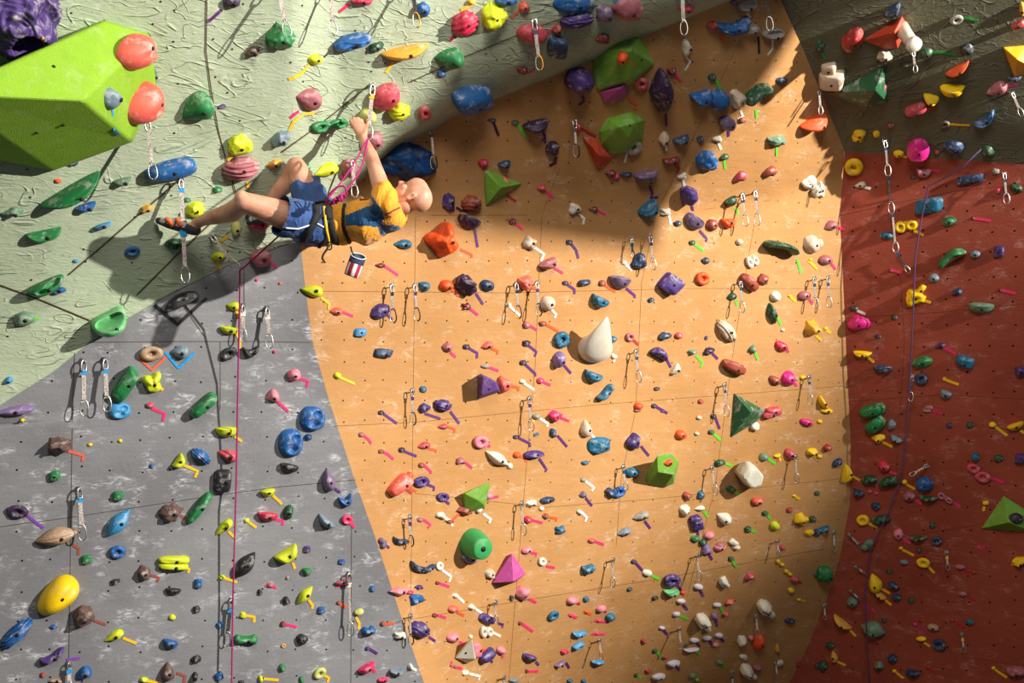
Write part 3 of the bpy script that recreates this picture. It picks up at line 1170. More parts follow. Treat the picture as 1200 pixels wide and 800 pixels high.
# ---------------------------------------------------------------- hold shapes
def ico(sub):
    bm = bmesh.new(); bmesh.ops.create_icosphere(bm, subdivisions=sub, radius=1.0); return bm
def sgn(v, e): return math.copysign(abs(v)**e, v)
def nz(p, s, seed): return noise.noise(Vector((p.x*s+seed*7.3, p.y*s-seed*3.1, p.z*s+seed*1.7)))
def torus_bm(R, r, seg=28, sd=12):
    bm = bmesh.new(); rows = []
    for i in range(seg):
        a = 2*math.pi*i/seg
        rows.append([bm.verts.new(((R+r*math.cos(2*math.pi*k/sd))*math.cos(a), (R+r*math.cos(2*math.pi*k/sd))*math.sin(a), r*math.sin(2*math.pi*k/sd))) for k in range(sd)])
    for i in range(seg):
        for k in range(sd):
            a, b = rows[i], rows[(i+1) % seg]
            bm.faces.new((a[k], b[k], b[(k+1) % sd], a[(k+1) % sd]))
    return bm
def shape_bm(kind, size, seed):
    """a hold in unit space: x,y in -1..1 across, z 0..1 out of the wall; returns (bmesh, depth factor, smooth)"""
    sub = 5 if size > 200 else 4 if size > 95 else 3 if size > 38 else 2
    dep = 0.62; sm = True
    r = random.Random(seed)
    if kind in ('ring', 'ring2'):
        if kind == 'ring':
            bm = torus_bm(0.64, 0.36, 30 if size > 60 else 18, 12 if size > 60 else 8)
            for v in bm.verts:
                c = v.co; k = 1+0.25*nz(c, 1.2, seed); c.z = (c.z+0.30)*1.15*k; c.x *= 1+0.08*nz(c, 1, seed+5)
                if c.z < 0: c.z *= 0.2
            d = ico(2)     # the bottom of the pocket
            for v in d.verts: v.co = Vector((v.co.x*0.5, v.co.y*0.5, max(0, v.co.z)*0.22))
            me = bpy.data.meshes.new('t'); d.to_mesh(me); d.free(); bm.from_mesh(me); bpy.data.meshes.remove(me)
        else:
            bm = bmesh.new()
            for s, q in ((-1, 0.52), (1, 0.48)):
                t = torus_bm(0.62, 0.36, 22, 10)
                for v in t.verts: v.co = Vector((v.co.x*0.55+s*q, v.co.y*(0.95 if s < 0 else 0.8), max(-0.05, (v.co.z+0.28)*1.1)))
                me = bpy.data.meshes.new('t'); t.to_mesh(me); t.free(); bm.from_mesh(me); bpy.data.meshes.remove(me)
            d = ico(3)
            for v in d.verts: v.co = Vector((v.co.x*0.9, v.co.y*0.7, max(0, v.co.z)*0.2))
            me = bpy.data.meshes.new('t'); d.to_mesh(me); d.free(); bm.from_mesh(me); bpy.data.meshes.remove(me)
        return bm, 0.42, True
    bm = ico(sub)
    lob = r.choice((4, 5, 6)); ph = r.uniform(0, 6.28)
    cr = [Vector((r.gauss(0, 1), r.gauss(0, 1), abs(r.gauss(0, 1)))).normalized() for _ in range(7)]
    for v in bm.verts:
        p = v.co.copy(); x, y, z = p
        k = 1.0
        if kind == 'dome':
            k = 1+0.16*nz(p, 1.3, seed)+0.03*nz(p, 4, seed); x, y, z = x*k, y*k, z*k
            if size > 45: x += 0.10*z
        elif kind in ('chip',):
            e = 0.8; x, y = sgn(x, e), sgn(y, e); k = 1+0.25*nz(p, 2, seed); x, y, z = x*k, y*k, z*0.9
        elif kind in ('rock', 'crag'):
            k = 1+(0.26 if size > 50 else 0.16)*nz(p, 1.7, seed)+0.12*nz(p, 4.2, seed+3)+0.06*nz(p, 9, seed+6)
            for c in (cr[:5] if kind == 'rock' else []):
                d = p.dot(c)
                if d > 0.80: k = min(k, 0.92*0.80/d)
            x, y, z = x*k, y*k, z*k
        elif kind == 'shell':
            f = 0.075*math.sin(p.y*15+p.x*3+2.2*nz(p, 1.3, seed)) if size > 50 else 0
            k = 1+f+0.10*nz(p, 1.5, seed); x, y, z = x*k, y*k, z*k*1.05
        elif kind == 'melon':
            y *= (1-0.62*x*x); k = 1+0.07*math.sin(math.atan2(z, p.y)*9); y *= k; z *= k*(1-0.35*x*x)
        elif kind == 'bar':
            x, y, z = sgn(x, 0.62), sgn(y, 0.66), sgn(z, 0.75); k = 1+0.12*nz(p, 1.4, seed); y *= k*(0.92+0.10*x); z *= k
        elif kind == 'box':
            x, y, z = sgn(x, 0.42), sgn(y, 0.42), sgn(z, 0.5); x = x*(1-0.10*z)+0.10*y; k = 1+0.06*nz(p, 2, seed); x, y, z = x*k, y*k, z*k
            z *= 0.85+0.22*x
        elif kind in ('banana', 'banana2'):
            t = x; x = sgn(x, 0.85); y = y*(1-0.35*t*t)*0.80+ (0.46 if kind == 'banana' else 0.16)*(t*t-0.35); z *= (1-0.35*t*t)
            if y > 0.15+0.46*(t*t-0.35): z *= 0.78          # the grabbed upper edge is cut lower
        elif kind == 'jug':
            t = x; y = y*(0.70-0.18*t*t)+0.58*(t*t-0.42); x = sgn(x, 0.8); z *= (0.8+0.35*abs(t))*(1+0.12*nz(p, 2, seed))
        elif kind == 'jug2':
            t = x; y = y*(0.72-0.15*t*t)+0.34*(t*t-0.35); x = sgn(x, 0.8)
            d = math.hypot((p.x-0.40)/0.42, (p.y-0.22)/0.48); z *= 1.0-0.62*math.exp(-(d*1.15)**4)
            d = math.hypot((p.x+0.18)/0.26, (p.y+0.05)/0.30); z *= 1.0-0.35*math.exp(-(d*1.15)**4)
        elif kind == 'horns':
            t = x; y = y*0.60+0.46*(abs(t)**1.5)-0.12+0.20*math.sin(3*t+seed); x = sgn(x, 0.85)
            z *= 0.62+0.5*abs(t)**1.2+0.25*nz(p, 2.1, seed)
        elif kind == 'bowl':
            d = math.hypot(p.x/0.72, (p.y-0.15)/0.6); z *= 1.05-0.75*math.exp(-(d)**4) if z > 0 else 1; x = sgn(x, 0.9)
        elif kind == 'bowl2':
            t = x; up = 0.30+0.42*t*t+0.18*t
            y = -1+(y+1)*0.5*(1+up); 
            if p.y > 0.0 and p.z > 0: z *= 1.0-0.80*sst(0.10, 0.42, p.y)*(1-sst(0.62, 0.92, math.hypot(p.x, max(0, p.y-0.1))))
            x = sgn(x, 0.85); z *= 1.15
        elif kind == 'half':
            if y > 0: y *= 0.22
            y = y*1.25+0.38; k = 1+0.10*nz(p, 1.6, seed); x = sgn(x*k, 0.9); z *= k*(0.8+0.25*(p.y+1)/2)
        elif kind == 'wedge':
            t = (x+1)/2; y *= 0.28+0.86*t**0.8; z *= 0.30+0.85*t; k = 1+0.12*nz(p, 1.7, seed); y *= k; z *= k
        elif kind == 'wedge2':
            t = (y+1)/2; x *= 1.08-0.72*t**1.3; z *= 1.05-0.45*t; k = 1+0.10*nz(p, 1.7, seed); x *= k; z *= k
        elif kind == 'leaf':
            y *= (1-0.80*abs(x)**1.7); z *= (1-0.35*x*x); y *= 1.12
            if abs(p.y) < 0.12 and z > 0: z *= 0.94
        elif kind == 'star':
            a = math.atan2(p.y, p.x); q = math.hypot(p.x, p.y); lb = math.cos((lob-2)*a+ph)*0.6+0.5*math.cos((lob-1)*a+ph*2.3); k = 0.95+(0.24*lb+0.20*nz(p, 1.5, seed))*min(1, q*1.5)
            x, y = x*k, y*k; z *= 0.85+0.22*lb*q+0.25*nz(p, 2.5, seed)
        elif kind in ('knob', 'knot'):
            k = 1+0.20*nz(p, 1.5, seed); x, y, z = x*k, y*k, z*k*1.1
            if z < 0.35: x *= 0.86; y *= 0.86
        elif kind == 'drop':
            t = (x+1)/2; y *= 0.66+0.38*t; x = sgn(x, 0.88); y = sgn(y, 0.9); z *= 0.75+0.4*t
            z -= 0.16*math.exp(-((p.x-0.35)**2+(p.y+0.15)**2*6)*4)
        elif kind == 'phone':
            t = x; x = sgn(x, 0.6); y = y*(0.52+0.25*abs(t)**2)+0.25-0.30*abs(t)**2; y = y if t < 0.1 else y-0.55*(t-0.1)
            z *= 0.8+0.25*abs(t)
        elif kind == 'bone':
            t = x; y *= 0.50+0.5*min(1, abs(t)*1.5)**2; z *= 0.55+0.45*abs(t); x = sgn(x, 0.75)
        elif kind == 'twin':
            t = x; y *= 0.45+0.65*abs(math.sin(t*3.0)); x = sgn(x, 0.8)
        elif kind == 'pits':
            for cx, cy, rr in ((0.05, -0.25, 0.34), (0.38, 0.30, 0.34)):
                d = math.hypot(p.x-cx, p.y-cy)/rr
                if z > 0: z *= 1-0.72*math.exp(-d**4)
            k = 1+0.06*nz(p, 2, seed); x, y = sgn(x, 0.9)*k, sgn(y, 0.9)*k
        elif kind == 'poly':
            x, y = sgn(x, 0.8), sgn(y, 0.8)
            for c in cr:
                d = p.dot(c)
                if d > 0.72: x, y, z = x*0.72/d, y*0.72/d, z*0.72/d
        elif kind == 'skull':
            k = 1+0.22*nz(p, 1.8, seed)+0.10*nz(p, 4, seed); x, y, z = x*k, y*k, z*k*1.2
            for cx, cy in ((0.35, -0.2), (-0.25, -0.35)):
                d = math.hypot(p.x-cx, p.y-cy)/0.24
                if z > 0: z *= 1-0.4*math.exp(-d**4)
        if z < 0: z *= 0.06
        v.co = Vector((x, y, z))
    dep = {'dome':0.55,'chip':0.55,'rock':0.6,'crag':0.5,'bar':0.62,'box':0.6,'banana':0.8,'banana2':0.8,'jug':0.62,'horns':0.65,'bowl':0.7,'bowl2':0.75,'half':0.66,
           'wedge':0.62,'wedge2':0.6,'leaf':0.6,'star':0.6,'knob':0.75,'knot':0.72,'drop':0.55,'phone':0.95,'bone':0.7,'twin':0.8,'pits':0.36,'skull':0.8,'shell':0.55,'melon':0.6,'jug2':0.62,'poly':0.5}[kind]
    return bm, dep, sm

WORD = {'dome':'rounded','chip':'pebble-like','rock':'rocky','crag':'craggy','bar':'bar-shaped','box':'blocky','banana':'banana-shaped','banana2':'long thin','jug':'curved',
        'jug2':'scooped','horns':'two-horned','bowl':'bowl-shaped','bowl2':'bowl-shaped','half':'half-moon','wedge':'tapered','wedge2':'cone-like','leaf':'leaf-shaped','star':'lobed',
        'knob':'knobbly','knot':'mushroom','drop':'drop-shaped','phone':'hooked','bone':'bone-shaped','twin':'double','pits':'pitted','skull':'skull-like','shell':'ribbed','melon':'ridged','ring':'ring-shaped','ring2':'two-holed','poly':'faceted'}
WALLN = {'green':'overhang', 'gray':'grey wall', 'orange':'ochre wall', 'red':'red wall', 'topright':'dark overhang'}
REG = []      # every labelled thing: (px, py, size px, description, object, wall)
AXC = {}
def frame_at(px, py, r):
    """the wall's own directions for one pixel to the right and one up"""
    f = DEP[r]
    ex = (W(px+1.5, py, f(px+1.5, py))-W(px-1.5, py, f(px-1.5, py)))/3
    ey = (W(px, py-1.5, f(px, py-1.5))-W(px, py+1.5, f(px, py+1.5)))/3
    s = f(px, py)/F
    if ex.length > 1.35*s: ex = ex.normalized()*1.35*s
    if ey.length > 1.35*s: ey = ey.normalized()*1.35*s
    return ex, ey, s
def hold(px, py, w, h, rot, kind, colc, opts, tapes, seed):
    r = region(px, py); wp, hp = w/5.0, h/5.0
    size = max(w, h)
    bm, dep, sm = shape_bm(kind, size, seed)
    flipy = 'r' in opts; dm = 1.0
    for o_ in opts:
        if o_[0] == 'd': dm = float(o_[1:])
    ex, ey, s = frame_at(px, py, r); n = N(px, py, r)
    d = dep*dm*math.sqrt(min(wp, hp)*(wp+hp)/2)*s*1.05
    # stand the hold on the wall so that its middle, not its foot, is seen at (px, py)
    qx, qy = px, py
    for _ in range(3):
        m = P(qx, qy, r)+n*d*0.42; a, b = proj(m); qx -= (a-px); qy -= (b-py)
    if r == 'green': qy = min(qy, yb(qx)-1)
    base = P(qx, qy, r); n = N(qx, qy, r)
    a = math.radians(rot); u = ex*math.cos(a)+ey*math.sin(a); v = -ex*math.sin(a)+ey*math.cos(a)
    if flipy: v = -v
    M = Matrix((u*wp/2, v*hp/2, n*d)).transposed()
    for vt in bm.verts: vt.co = M @ vt.co
    bmesh.ops.recalc_face_normals(bm, faces=bm.faces)
    chip = kind == 'chip' or size < 48
    nm = 'foothold' if chip else 'finger_hold' if size < 88 else 'climbing_hold'
    bolt = size >= 66 and kind not in ('ring', 'ring2', 'pits')
    if not tapes and not bolt:
        o = mesh_obj(nm, bm, cmat(colc)); o.location = base
    else:
        o = empty(nm, base)
        g = mesh_obj('grip', bm, cmat(colc), o)
        if bolt:     # the recessed bolt head on the crown of the hold
            crown = None; best = -1
            tgt = (u*wp/2*0.12-v*hp/2*0.12)
            for vt in g.data.vertices:
                q = vt.co-n*vt.co.dot(n)
                sc_ = vt.co.dot(n)/max(1e-6, d)-1.2*(q-tgt).length/(s*max(wp, hp)/2)
                if sc_ > best: best = sc_; crown = vt
            bb = bmesh.new(); rr = min(0.011, 0.10*size/5*s)
            nn = crown.normal if crown.normal.dot(n) > 0.2 else n
            tube(bb, [crown.co-nn*0.006, crown.co+nn*0.0025], rr, 8)
            mesh_obj('bolt', bb, M_bolt, o)
    for tc, pts in tapes:
        tb = bmesh.new(); q = [(TX+pts[i]/5.0, TY+pts[i+1]/5.0) for i in range(0, len(pts), 2)]
        rg = 'green' if all(region(*a) == 'green' for a in q) else None
        ribbon(tb, q, rg, 3.1*s if r != 'green' else 3.4*s, 0, 0.0025, 3, 0.0015)
        bmesh.ops.translate(tb, verts=tb.verts, vec=-base); bmesh.ops.recalc_face_normals(tb, faces=tb.faces)
        t = mesh_obj('route_tape', tb, cmat(tc), o, None, False); t['label'] = COL[tc][1]+' tape strip'
    REG.append([px, py, size/5.0, kind, colc, tapes[0][0] if tapes else None, o, r, nm])
    return o
seed = 0
for (TX, TY), block in HOLDS.items():
    for line in block.strip().splitlines():
        parts = [q.split() for q in line.split('/')]
        hd = parts[0]; seed += 1
        x, y, w_, h_, rot = (float(v) for v in hd[:5])
        if w_ < 8: continue
        tp = [(q[0], [float(v) for v in q[1:]]) for q in parts[1:]]
        hold(TX+x/5, TY+y/5, w_, h_, rot, hd[5], hd[6], hd[7:], tp, seed)

# ---------------------------------------------------------------- wall volumes and the big odd holds
def anchor(pts, r=None):
    cx = sum(p[0] for p in pts)/len(pts); cy = sum(p[1] for p in pts)/len(pts); return cx, cy
def PO(x, y, r, off):
    """the point seen at pixel (x, y) that stands off metres out of the wall"""
    n = N(x, y, r); D = DEP[r](x, y)
    ray = W(x, y, 1.0)-cam.location
    k = off/abs(ray.dot(n)); return cam.location+ray*(D-k)
def hull(name, r, base, raised, mat, label, cat, bev=0.006, desc=None, bolt=(), group=None, deep=0.02, side=0.012):
    bm = bmesh.new()
    for x, y in base:
        bm.verts.new(P(x, y, r, 0.0)); bm.verts.new(P(x, y, r, 0.0)-N(x, y, r)*deep); bm.verts.new(PO(x, y, r, side))
    for x, y, o in raised: bm.verts.new(PO(x, y, r, o))
    g = bmesh.ops.convex_hull(bm, input=bm.verts)
    bmesh.ops.delete(bm, geom=[v for v in bm.verts if not v.link_faces], context='VERTS')
    bmesh.ops.dissolve_limit(bm, angle_limit=math.radians(4), verts=bm.verts, edges=bm.edges)
    bmesh.ops.recalc_face_normals(bm, faces=bm.faces)
    if bev: bmesh.ops.bevel(bm, geom=list(bm.edges), offset=bev, segments=2, affect='EDGES', profile=0.5)
    cx, cy = anchor(base); o = empty(name, P(cx, cy, r))
    bmesh.ops.translate(bm, verts=bm.verts, vec=-o.location)
    b = mesh_obj('shell', bm, mat, o, None, False)
    if bolt:
        from mathutils.bvhtree import BVHTree
        me = b.data; tr = BVHTree.FromPolygons([v.co for v in me.vertices], [p.vertices for p in me.polygons])
        for x, y in bolt:
            ray = (W(x, y, 1)-cam.location).normalized(); h = tr.ray_cast(cam.location-o.location, ray)
            if h[0] is None: continue
            bb = bmesh.new(); n = h[1] if h[1].dot(ray) < 0 else -h[1]
            tube(bb, [h[0]-n*0.004, h[0]+n*0.0015], 0.009, 10); mesh_obj('bolt_hole', bb, M_bolt, o)
    tag(o, label, cat, group)
    REG.append([cx, cy, max(max(p[0] for p in base)-min(p[0] for p in base), 10), None, None, None, o, r, desc or label])
    return o
def on_volume(vol, x, y, w_, h_, rot, kind, colc, seed, label, tape=None, dm=1.0):
    """a hold screwed to a volume, standing on the face seen at that pixel"""
    from mathutils.bvhtree import BVHTree
    b = [c for c in vol.children if c.name.startswith('shell')][0]; me = b.data
    tr = BVHTree.FromPolygons([v.co for v in me.vertices], [p.vertices for p in me.polygons])
    ray = (W(x, y, 1)-cam.location).normalized(); h = tr.ray_cast(cam.location-vol.location, ray)
    if h[0] is None: print('MISS', label); return
    p = h[0]+vol.location; n = h[1] if h[1].dot(ray) < 0 else -h[1]; s = p.y/F
    X = Vector((1, 0, 0)); ex = (X-n*X.dot(n)).normalized(); ey = n.cross(ex); ey = ey if ey.z > 0 else -ey
    bm, dep, sm = shape_bm(kind, max(w_, h_)*5, seed)
    a = math.radians(rot); u = ex*math.cos(a)+ey*math.sin(a); v = -ex*math.sin(a)+ey*math.cos(a); d = dep*dm*math.sqrt(w_*h_)*s
    M = Matrix((u*w_/2*s*1.06, v*h_/2*s*1.06, n*d)).transposed()
    for vt in bm.verts: vt.co = M @ vt.co
    bmesh.ops.recalc_face_normals(bm, faces=bm.faces)
    base = p-n*d*0.12
    o = empty('climbing_hold', base); g = mesh_obj('grip', bm, cmat(colc), o)
    bb = bmesh.new(); c = max(g.data.vertices, key=lambda q: q.co.dot(n)-0.7*(q.co-(u*w_*s*0.14-v*h_*s*0.04)).length)
    tube(bb, [c.co-c.normal*0.006, c.co+c.normal*0.0022], min(0.011, 0.1*max(w_, h_)*s), 10); mesh_obj('bolt', bb, M_bolt, o)
    if tape:
        tc, pts = tape; tb = bmesh.new(); q = []
        for (tx, ty) in pts:
            rr = (W(tx, ty, 1)-cam.location).normalized(); hh = tr.ray_cast(cam.location-vol.location, rr)
            if hh[0] is not None: q.append((hh[0]+vol.location, hh[1] if hh[1].dot(rr) < 0 else -hh[1]))
        for (p0, n0), (p1, n1) in zip(q, q[1:]):
            box_between(tb, p0+n0*0.003-base, p1+n1*0.003-base, (p1-p0).cross(n0), n0, 3.6*s, 0.0015)
        if len(q) > 1:
            t = mesh_obj('route_tape', tb, cmat(tc), o, None, False); t['label'] = COL[tc][1]+' tape strip'
        else: tb.free()
    tag(o, label, 'climbing hold', 'holds screwed onto the volumes')
    return o
M_vgreen = flat_mat('volume_lime_texture', (134,176,36), 0.75, chalk=0.12, nscale=160, bmp=1.0)
M_vgreen2 = flat_mat('volume_green', (112,164,52), 0.6, chalk=0.25, bmp=0.4)
M_vdg = flat_mat('volume_dark_green', (34,88,54), 0.45, chalk=0.45, bmp=0.3)
M_vred = flat_mat('volume_red', (190,66,40), 0.6, chalk=0.2)
M_vpur = flat_mat('volume_purple', (92,58,120), 0.6, chalk=0.25)
M_vpink = flat_mat('volume_pink', (188,74,150), 0.55, chalk=0.2)
M_vwhite = flat_mat('volume_white', (208,204,184), 0.6, chalk=0.3)
M_vyel = flat_mat('volume_yellow', (224,170,20), 0.55, chalk=0.15)

big = hull('wall_volume', 'green', [(-70,112),(122,25),(176,41),(183,100),(156,166),(62,200),(-60,176)], [(-70,110,0.50),(97,118,0.50),(152,164,0.25)], M_vgreen,
     'huge textured lime green box volume at the top left of the overhang', 'climbing volume', 0.012, 'the huge lime volume', bolt=[(63,78),(74,147),(43,156)], side=0.07)
on_volume(big, 157, 62, 54, 42, 20, 'drop', 'S', 301, 'upper of two big salmon red holds on the huge lime volume', dm=1.1)
on_volume(big, 165, 122, 54, 48, -20, 'drop', 'S', 302, 'lower of two big salmon red holds on the huge lime volume, above the hanging sling', dm=1.1)
on_volume(big, 129.5, 115.5, 22, 28, 0, 'dome', 'GB', 303, 'grey blue oval hold on the huge lime volume with a blue tape tail', ('b', [(131,128),(134,152),(139,157)]))
hull('wall_volume', 'orange', [(699,58),(722,44),(750,41),(767,75),(742,99),(700,106),(694,84)], [(740,58,0.20),(738,92,0.10)], M_vgreen2,
     'bright green faceted volume at the top of the ochre wall', 'climbing volume', 0.006, 'the top green volume', bolt=[(752,70)])
v1 = REG[-1][6]
on_volume(v1, 730, 67, 14, 15, 0, 'knob', 'O', 311, 'small orange knob hold on the top green volume of the ochre wall', ('o', [(737,71),(743,78)]), 0.9)
hull('wall_volume', 'orange', [(704,108),(736,96),(735,112),(722,121),(708,120)], [(728,103,0.09)], M_vpink, 'small purple pink wedge volume tucked under the top green volume', 'climbing volume', 0.004, 'the tucked pink volume')
hull('wall_volume', 'orange', [(703,154),(712,139),(740,131),(755,141),(753,165),(735,179),(716,182),(704,170)], [(726,148,0.17),(744,144,0.15),(736,162,0.15)], M_vgreen2,
     'rounded bright green faceted volume below the tucked pink volume', 'climbing volume', 0.008, 'the round green volume', bolt=[(738,147)])
hull('wall_volume', 'orange', [(568,201),(571,199),(611,215),(607,219),(570,241)], [(587,220,0.12)], M_vgreen2, 'green triangular volume with two salmon holds right of the climber', 'climbing volume', 0.004, 'the green triangle volume')
hull('wall_volume', 'orange', [(683,160),(700,164),(718,184),(716,188),(702,200)], [(702,182,0.09)], M_vred, 'red triangular volume left of the round green volume', 'climbing volume', 0.004, 'the red triangle volume')
v2 = hull('wall_volume', 'orange', [(560,440),(564,438),(584,450),(586,459),(560,468)], [(566,441,0.15),(579,445,0.15),(584,457,0.12),(564,463,0.13)], M_vpur,
     'purple box volume in the middle of the ochre wall casting a long shadow', 'climbing volume', 0.005, 'the purple box volume', bolt=[(573,456)])
v3 = hull('wall_volume', 'orange', [(861,461),(897,481),(888,493),(857,512)], [(880,483,0.13)], M_vdg, 'dark green pyramid volume on the right of the ochre wall', 'climbing volume', 0.004, 'the dark green pyramid')
v4 = hull('wall_volume', 'orange', [(757,562),(765,545),(783,540),(793,552),(790,566),(779,571),(760,568)], [(770,534,0.19),(786,530,0.19),(796,541,0.19),(789,556,0.19),(771,553,0.19)], M_vgreen2,
     'green drum-like faceted volume with an orange hold on its face', 'climbing volume', 0.006, 'the green faceted drum')
on_volume(v4, 782.5, 542, 13, 10, 0, 'wedge', 'O', 314, 'small orange hold on the face of the green faceted drum', None, 0.8)
hull('wall_volume', 'orange', [(542,579),(550,578),(567,584),(568,596),(545,600)], [(575,564,0.13),(560,586,0.12),(567,591,0.10),(544,578,0.08)], M_vgreen2, 'pale green wedge volume in the lower left of the ochre wall', 'climbing volume', 0.004, 'the green wedge volume')
hull('wall_volume', 'orange', [(577,683),(586,670),(599,650),(616,672),(604,682)], [(602,681,0.15),(600,648,0.05)], M_vpink, 'pink pyramid volume low on the ochre wall', 'climbing volume', 0.004, 'the pink pyramid volume')
v5 = hull('wall_volume', 'orange', [(534,771),(550,752),(558,772),(548,777)], [(553,748,0.12),(557,772,0.10)], M_vwhite, 'white pyramid volume near the bottom of the ochre wall', 'climbing volume', 0.004, 'the white pyramid volume', bolt=[(546,765)])
v6 = hull('wall_volume', 'red', [(1150,619),(1176,581),(1206,600),(1212,624),(1180,622)], [(1182,612,0.14)], M_vgreen2, 'green pyramid volume at the right edge of the red wall', 'climbing volume', 0.005, 'the green pyramid')
on_volume(v6, 1191, 607, 15, 12, 0, 'dome', 'DP', 316, 'dark purple hold on the green pyramid at the right edge', None, 0.8)
hull('wall_volume', 'topright', [(1012,47),(1057,20),(1064,30),(1052,57),(1035,57)], [(1048,38,0.13)], M_vred, 'red wedge volume high on the dark overhang', 'climbing volume', 0.004, 'the red wedge volume')
v7 = hull('wall_volume', 'topright', [(971,109),(1036,79),(1040,120),(1014,127)], [(1026,106,0.14)], M_vdg, 'dark green triangular volume on the dark overhang', 'climbing volume', 0.004, 'the dark green triangle volume')
hull('wall_volume', 'topright', [(1176,56),(1200,54),(1212,60),(1205,88),(1189,91)], [(1192,70,0.13),(1204,76,0.12)], M_vyel, 'yellow faceted volume in the top right corner', 'climbing volume', 0.006, 'the yellow corner volume')
v8 = hull('wall_volume', 'orange', [(861,553),(868,542),(888,556),(884,570),(872,568)], [(864,552,0.10),(876,538,0.10),(890,556,0.16),(896,558,0.2),(893,569,0.2),(882,573,0.2),(872,562,0.2),(878,548,0.18),(888,548,0.2)], M_vwhite,
     'large cream white boulder-like volume on the right of the ochre wall', 'climbing volume', 0.02, 'the white boulder volume')
# the white horn
bm = bmesh.new(); ring0 = None
spine = [(697,408,0.0,20,17),(698,408,0.05,20,16),(700,404,0.10,17,14),(703,397,0.15,13.5,11),(706,389,0.19,9.5,8),(709,380,0.22,5.5,5),(711,374,0.24,2.2,2.2),(711.5,371.5,0.245,0.6,0.6)]
rings = []
for x, y, o_, rx, ry_ in spine:
    s_ = DEP['orange'](x, y)/F; c = PO(x, y, 'orange', o_); n = N(x, y, 'orange'); ex, ey, _s = frame_at(698, 408, 'orange')
    rings.append([bm.verts.new(c+ex*rx*math.cos(k*math.pi/14)+ey*ry_*math.sin(k*math.pi/14)) for k in range(28)])
for a, b in zip(rings, rings[1:]):
    for k in range(28): bm.faces.new((a[k], a[(k+1) % 28], b[(k+1) % 28], b[k]))
bm.faces.new(rings[-1]); bmesh.ops.recalc_face_normals(bm, faces=bm.faces)
hb = P(698, 408, 'orange'); o = empty('horn_hold', hb); bmesh.ops.translate(bm, verts=bm.verts, vec=-hb); mesh_obj('grip', bm, cmat('W'), o)
bb = bmesh.new(); c = PO(707, 403, 'orange', 0.135)-hb; n = N(707, 403, 'orange'); tube(bb, [c-n*0.02, c+n*0.012], 0.009, 10); mesh_obj('bolt', bb, M_bolt, o)
tag(o, 'large white curved horn-shaped hold in the middle of the ochre wall', 'climbing hold'); REG.append([699, 405, 40, None, None, None, o, 'orange', 'the white horn'])
# the purple cave-like sloper in the top left corner
bm = ico(6); cc = PO(28, 22, 'green', 0.10); s_ = cc.y/F; n = N(30, 30, 'green'); ex, ey, _s = frame_at(30, 25, 'green')
X = ex.normalized(); Yv = n.cross(X); Yv = Yv if Yv.z > 0 else -Yv
for v in bm.verts:
    p = v.co.copy(); k = 1+0.22*nz(p, 1.6, 77)+0.12*nz(p, 4, 78)+0.022*math.sin(10*nz(p, 1.3, 79)*3)
    x, y, z = p*k
    d = math.hypot((p.x-0.02)/0.34, (p.y+0.52)/0.26)
    if p.z > -0.3: z *= 1-0.93*math.exp(-d**6)
    d = math.hypot((p.x-0.42)/0.24, (p.y-0.20)/0.34)
    if p.z > 0: z *= 1-0.35*math.exp(-d**4)
    if z < 0: z *= 0.3
    v.co = X*x*47*s_+Yv*y*52*s_+n*z*0.22
pb = P(30, 22, 'green'); off = cc-pb-n*0.10
o = empty('cave_hold', pb)
for v in bm.verts: v.co += off
mesh_obj('grip', bm, cmat('P'), o)
from mathutils.bvhtree import BVHTree
gm = o.children[0].data; tr = BVHTree.FromPolygons([v.co for v in gm.vertices], [p.vertices for p in gm.polygons])
ray = (W(50, 45, 1)-cam.location).normalized(); h = tr.ray_cast(cam.location-pb, ray)
if h[0] is not None:
    bb = bmesh.new(); tube(bb, [h[0]+ray*0.01, h[0]-ray*0.004], 0.009, 10); mesh_obj('bolt', bb, M_gold, o)
tag(o, 'huge dark purple cave-like hold with a deep pocket in the top left corner', 'climbing hold'); REG.append([30, 30, 70, None, None, None, o, 'green', 'the purple cave hold'])
# the green drum at the foot of the ochre wall
bm = bmesh.new(); c0 = P(553, 636, 'orange', -0.01); c1 = PO(566, 643, 'orange', 0.17); ax = (c1-c0); s_ = c0.y/F
cm_ = c0+ax*0.6
tube(bm, [c0, c0+ax*0.12, c0+ax*0.5, c0+ax*0.88, c1, c1+ax.normalized()*0.006], [17.5*s_, 17.8*s_, 16.2*s_, 13.2*s_, 12.4*s_, 11*s_], 40)
o = empty('wall_volume', c0); bmesh.ops.translate(bm, verts=bm.verts, vec=-c0); mesh_obj('shell', bm, flat_mat('volume_drum_green', (54,156,84), 0.5, chalk=0.15), o)
bb = bmesh.new(); tube(bb, [c1-c0, c1-c0+ax.normalized()*0.009], 0.02, 12); mesh_obj('bolt', bb, M_bolt, o)
tag(o, 'green round drum volume low on the ochre wall above the purple egg hold', 'climbing volume'); REG.append([560, 640, 36, None, None, None, o, 'orange', 'the green round drum'])
# the cream horn with a cap on the dark overhang
bm = bmesh.new(); r = 'topright'; a = P(1054, 32, r, -0.01); b = PO(1070, 51, r, 0.24); s_ = a.y/F
tube(bm, [a, a+(b-a)*0.5, b], [9.5*s_, 7.5*s_, 6.6*s_], 20); 
o = empty('cone_hold', a); bmesh.ops.translate(bm, verts=bm.verts, vec=-a); mesh_obj('grip', bm, cmat('CM'), o)
bm = bmesh.new(); d_ = (b-a).normalized(); tube(bm, [b-d_*0.01, b+d_*0.03, b+d_*0.04], [8.4*s_, 8.6*s_, 7*s_], 20); bmesh.ops.translate(bm, verts=bm.verts, vec=-a); mesh_obj('cap', bm, cmat('W'), o)
tag(o, 'cream cone hold with a white cap beside the red wedge volume', 'climbing hold'); REG.append([1062, 44, 28, None, None, None, o, r, 'the cream cone hold'])
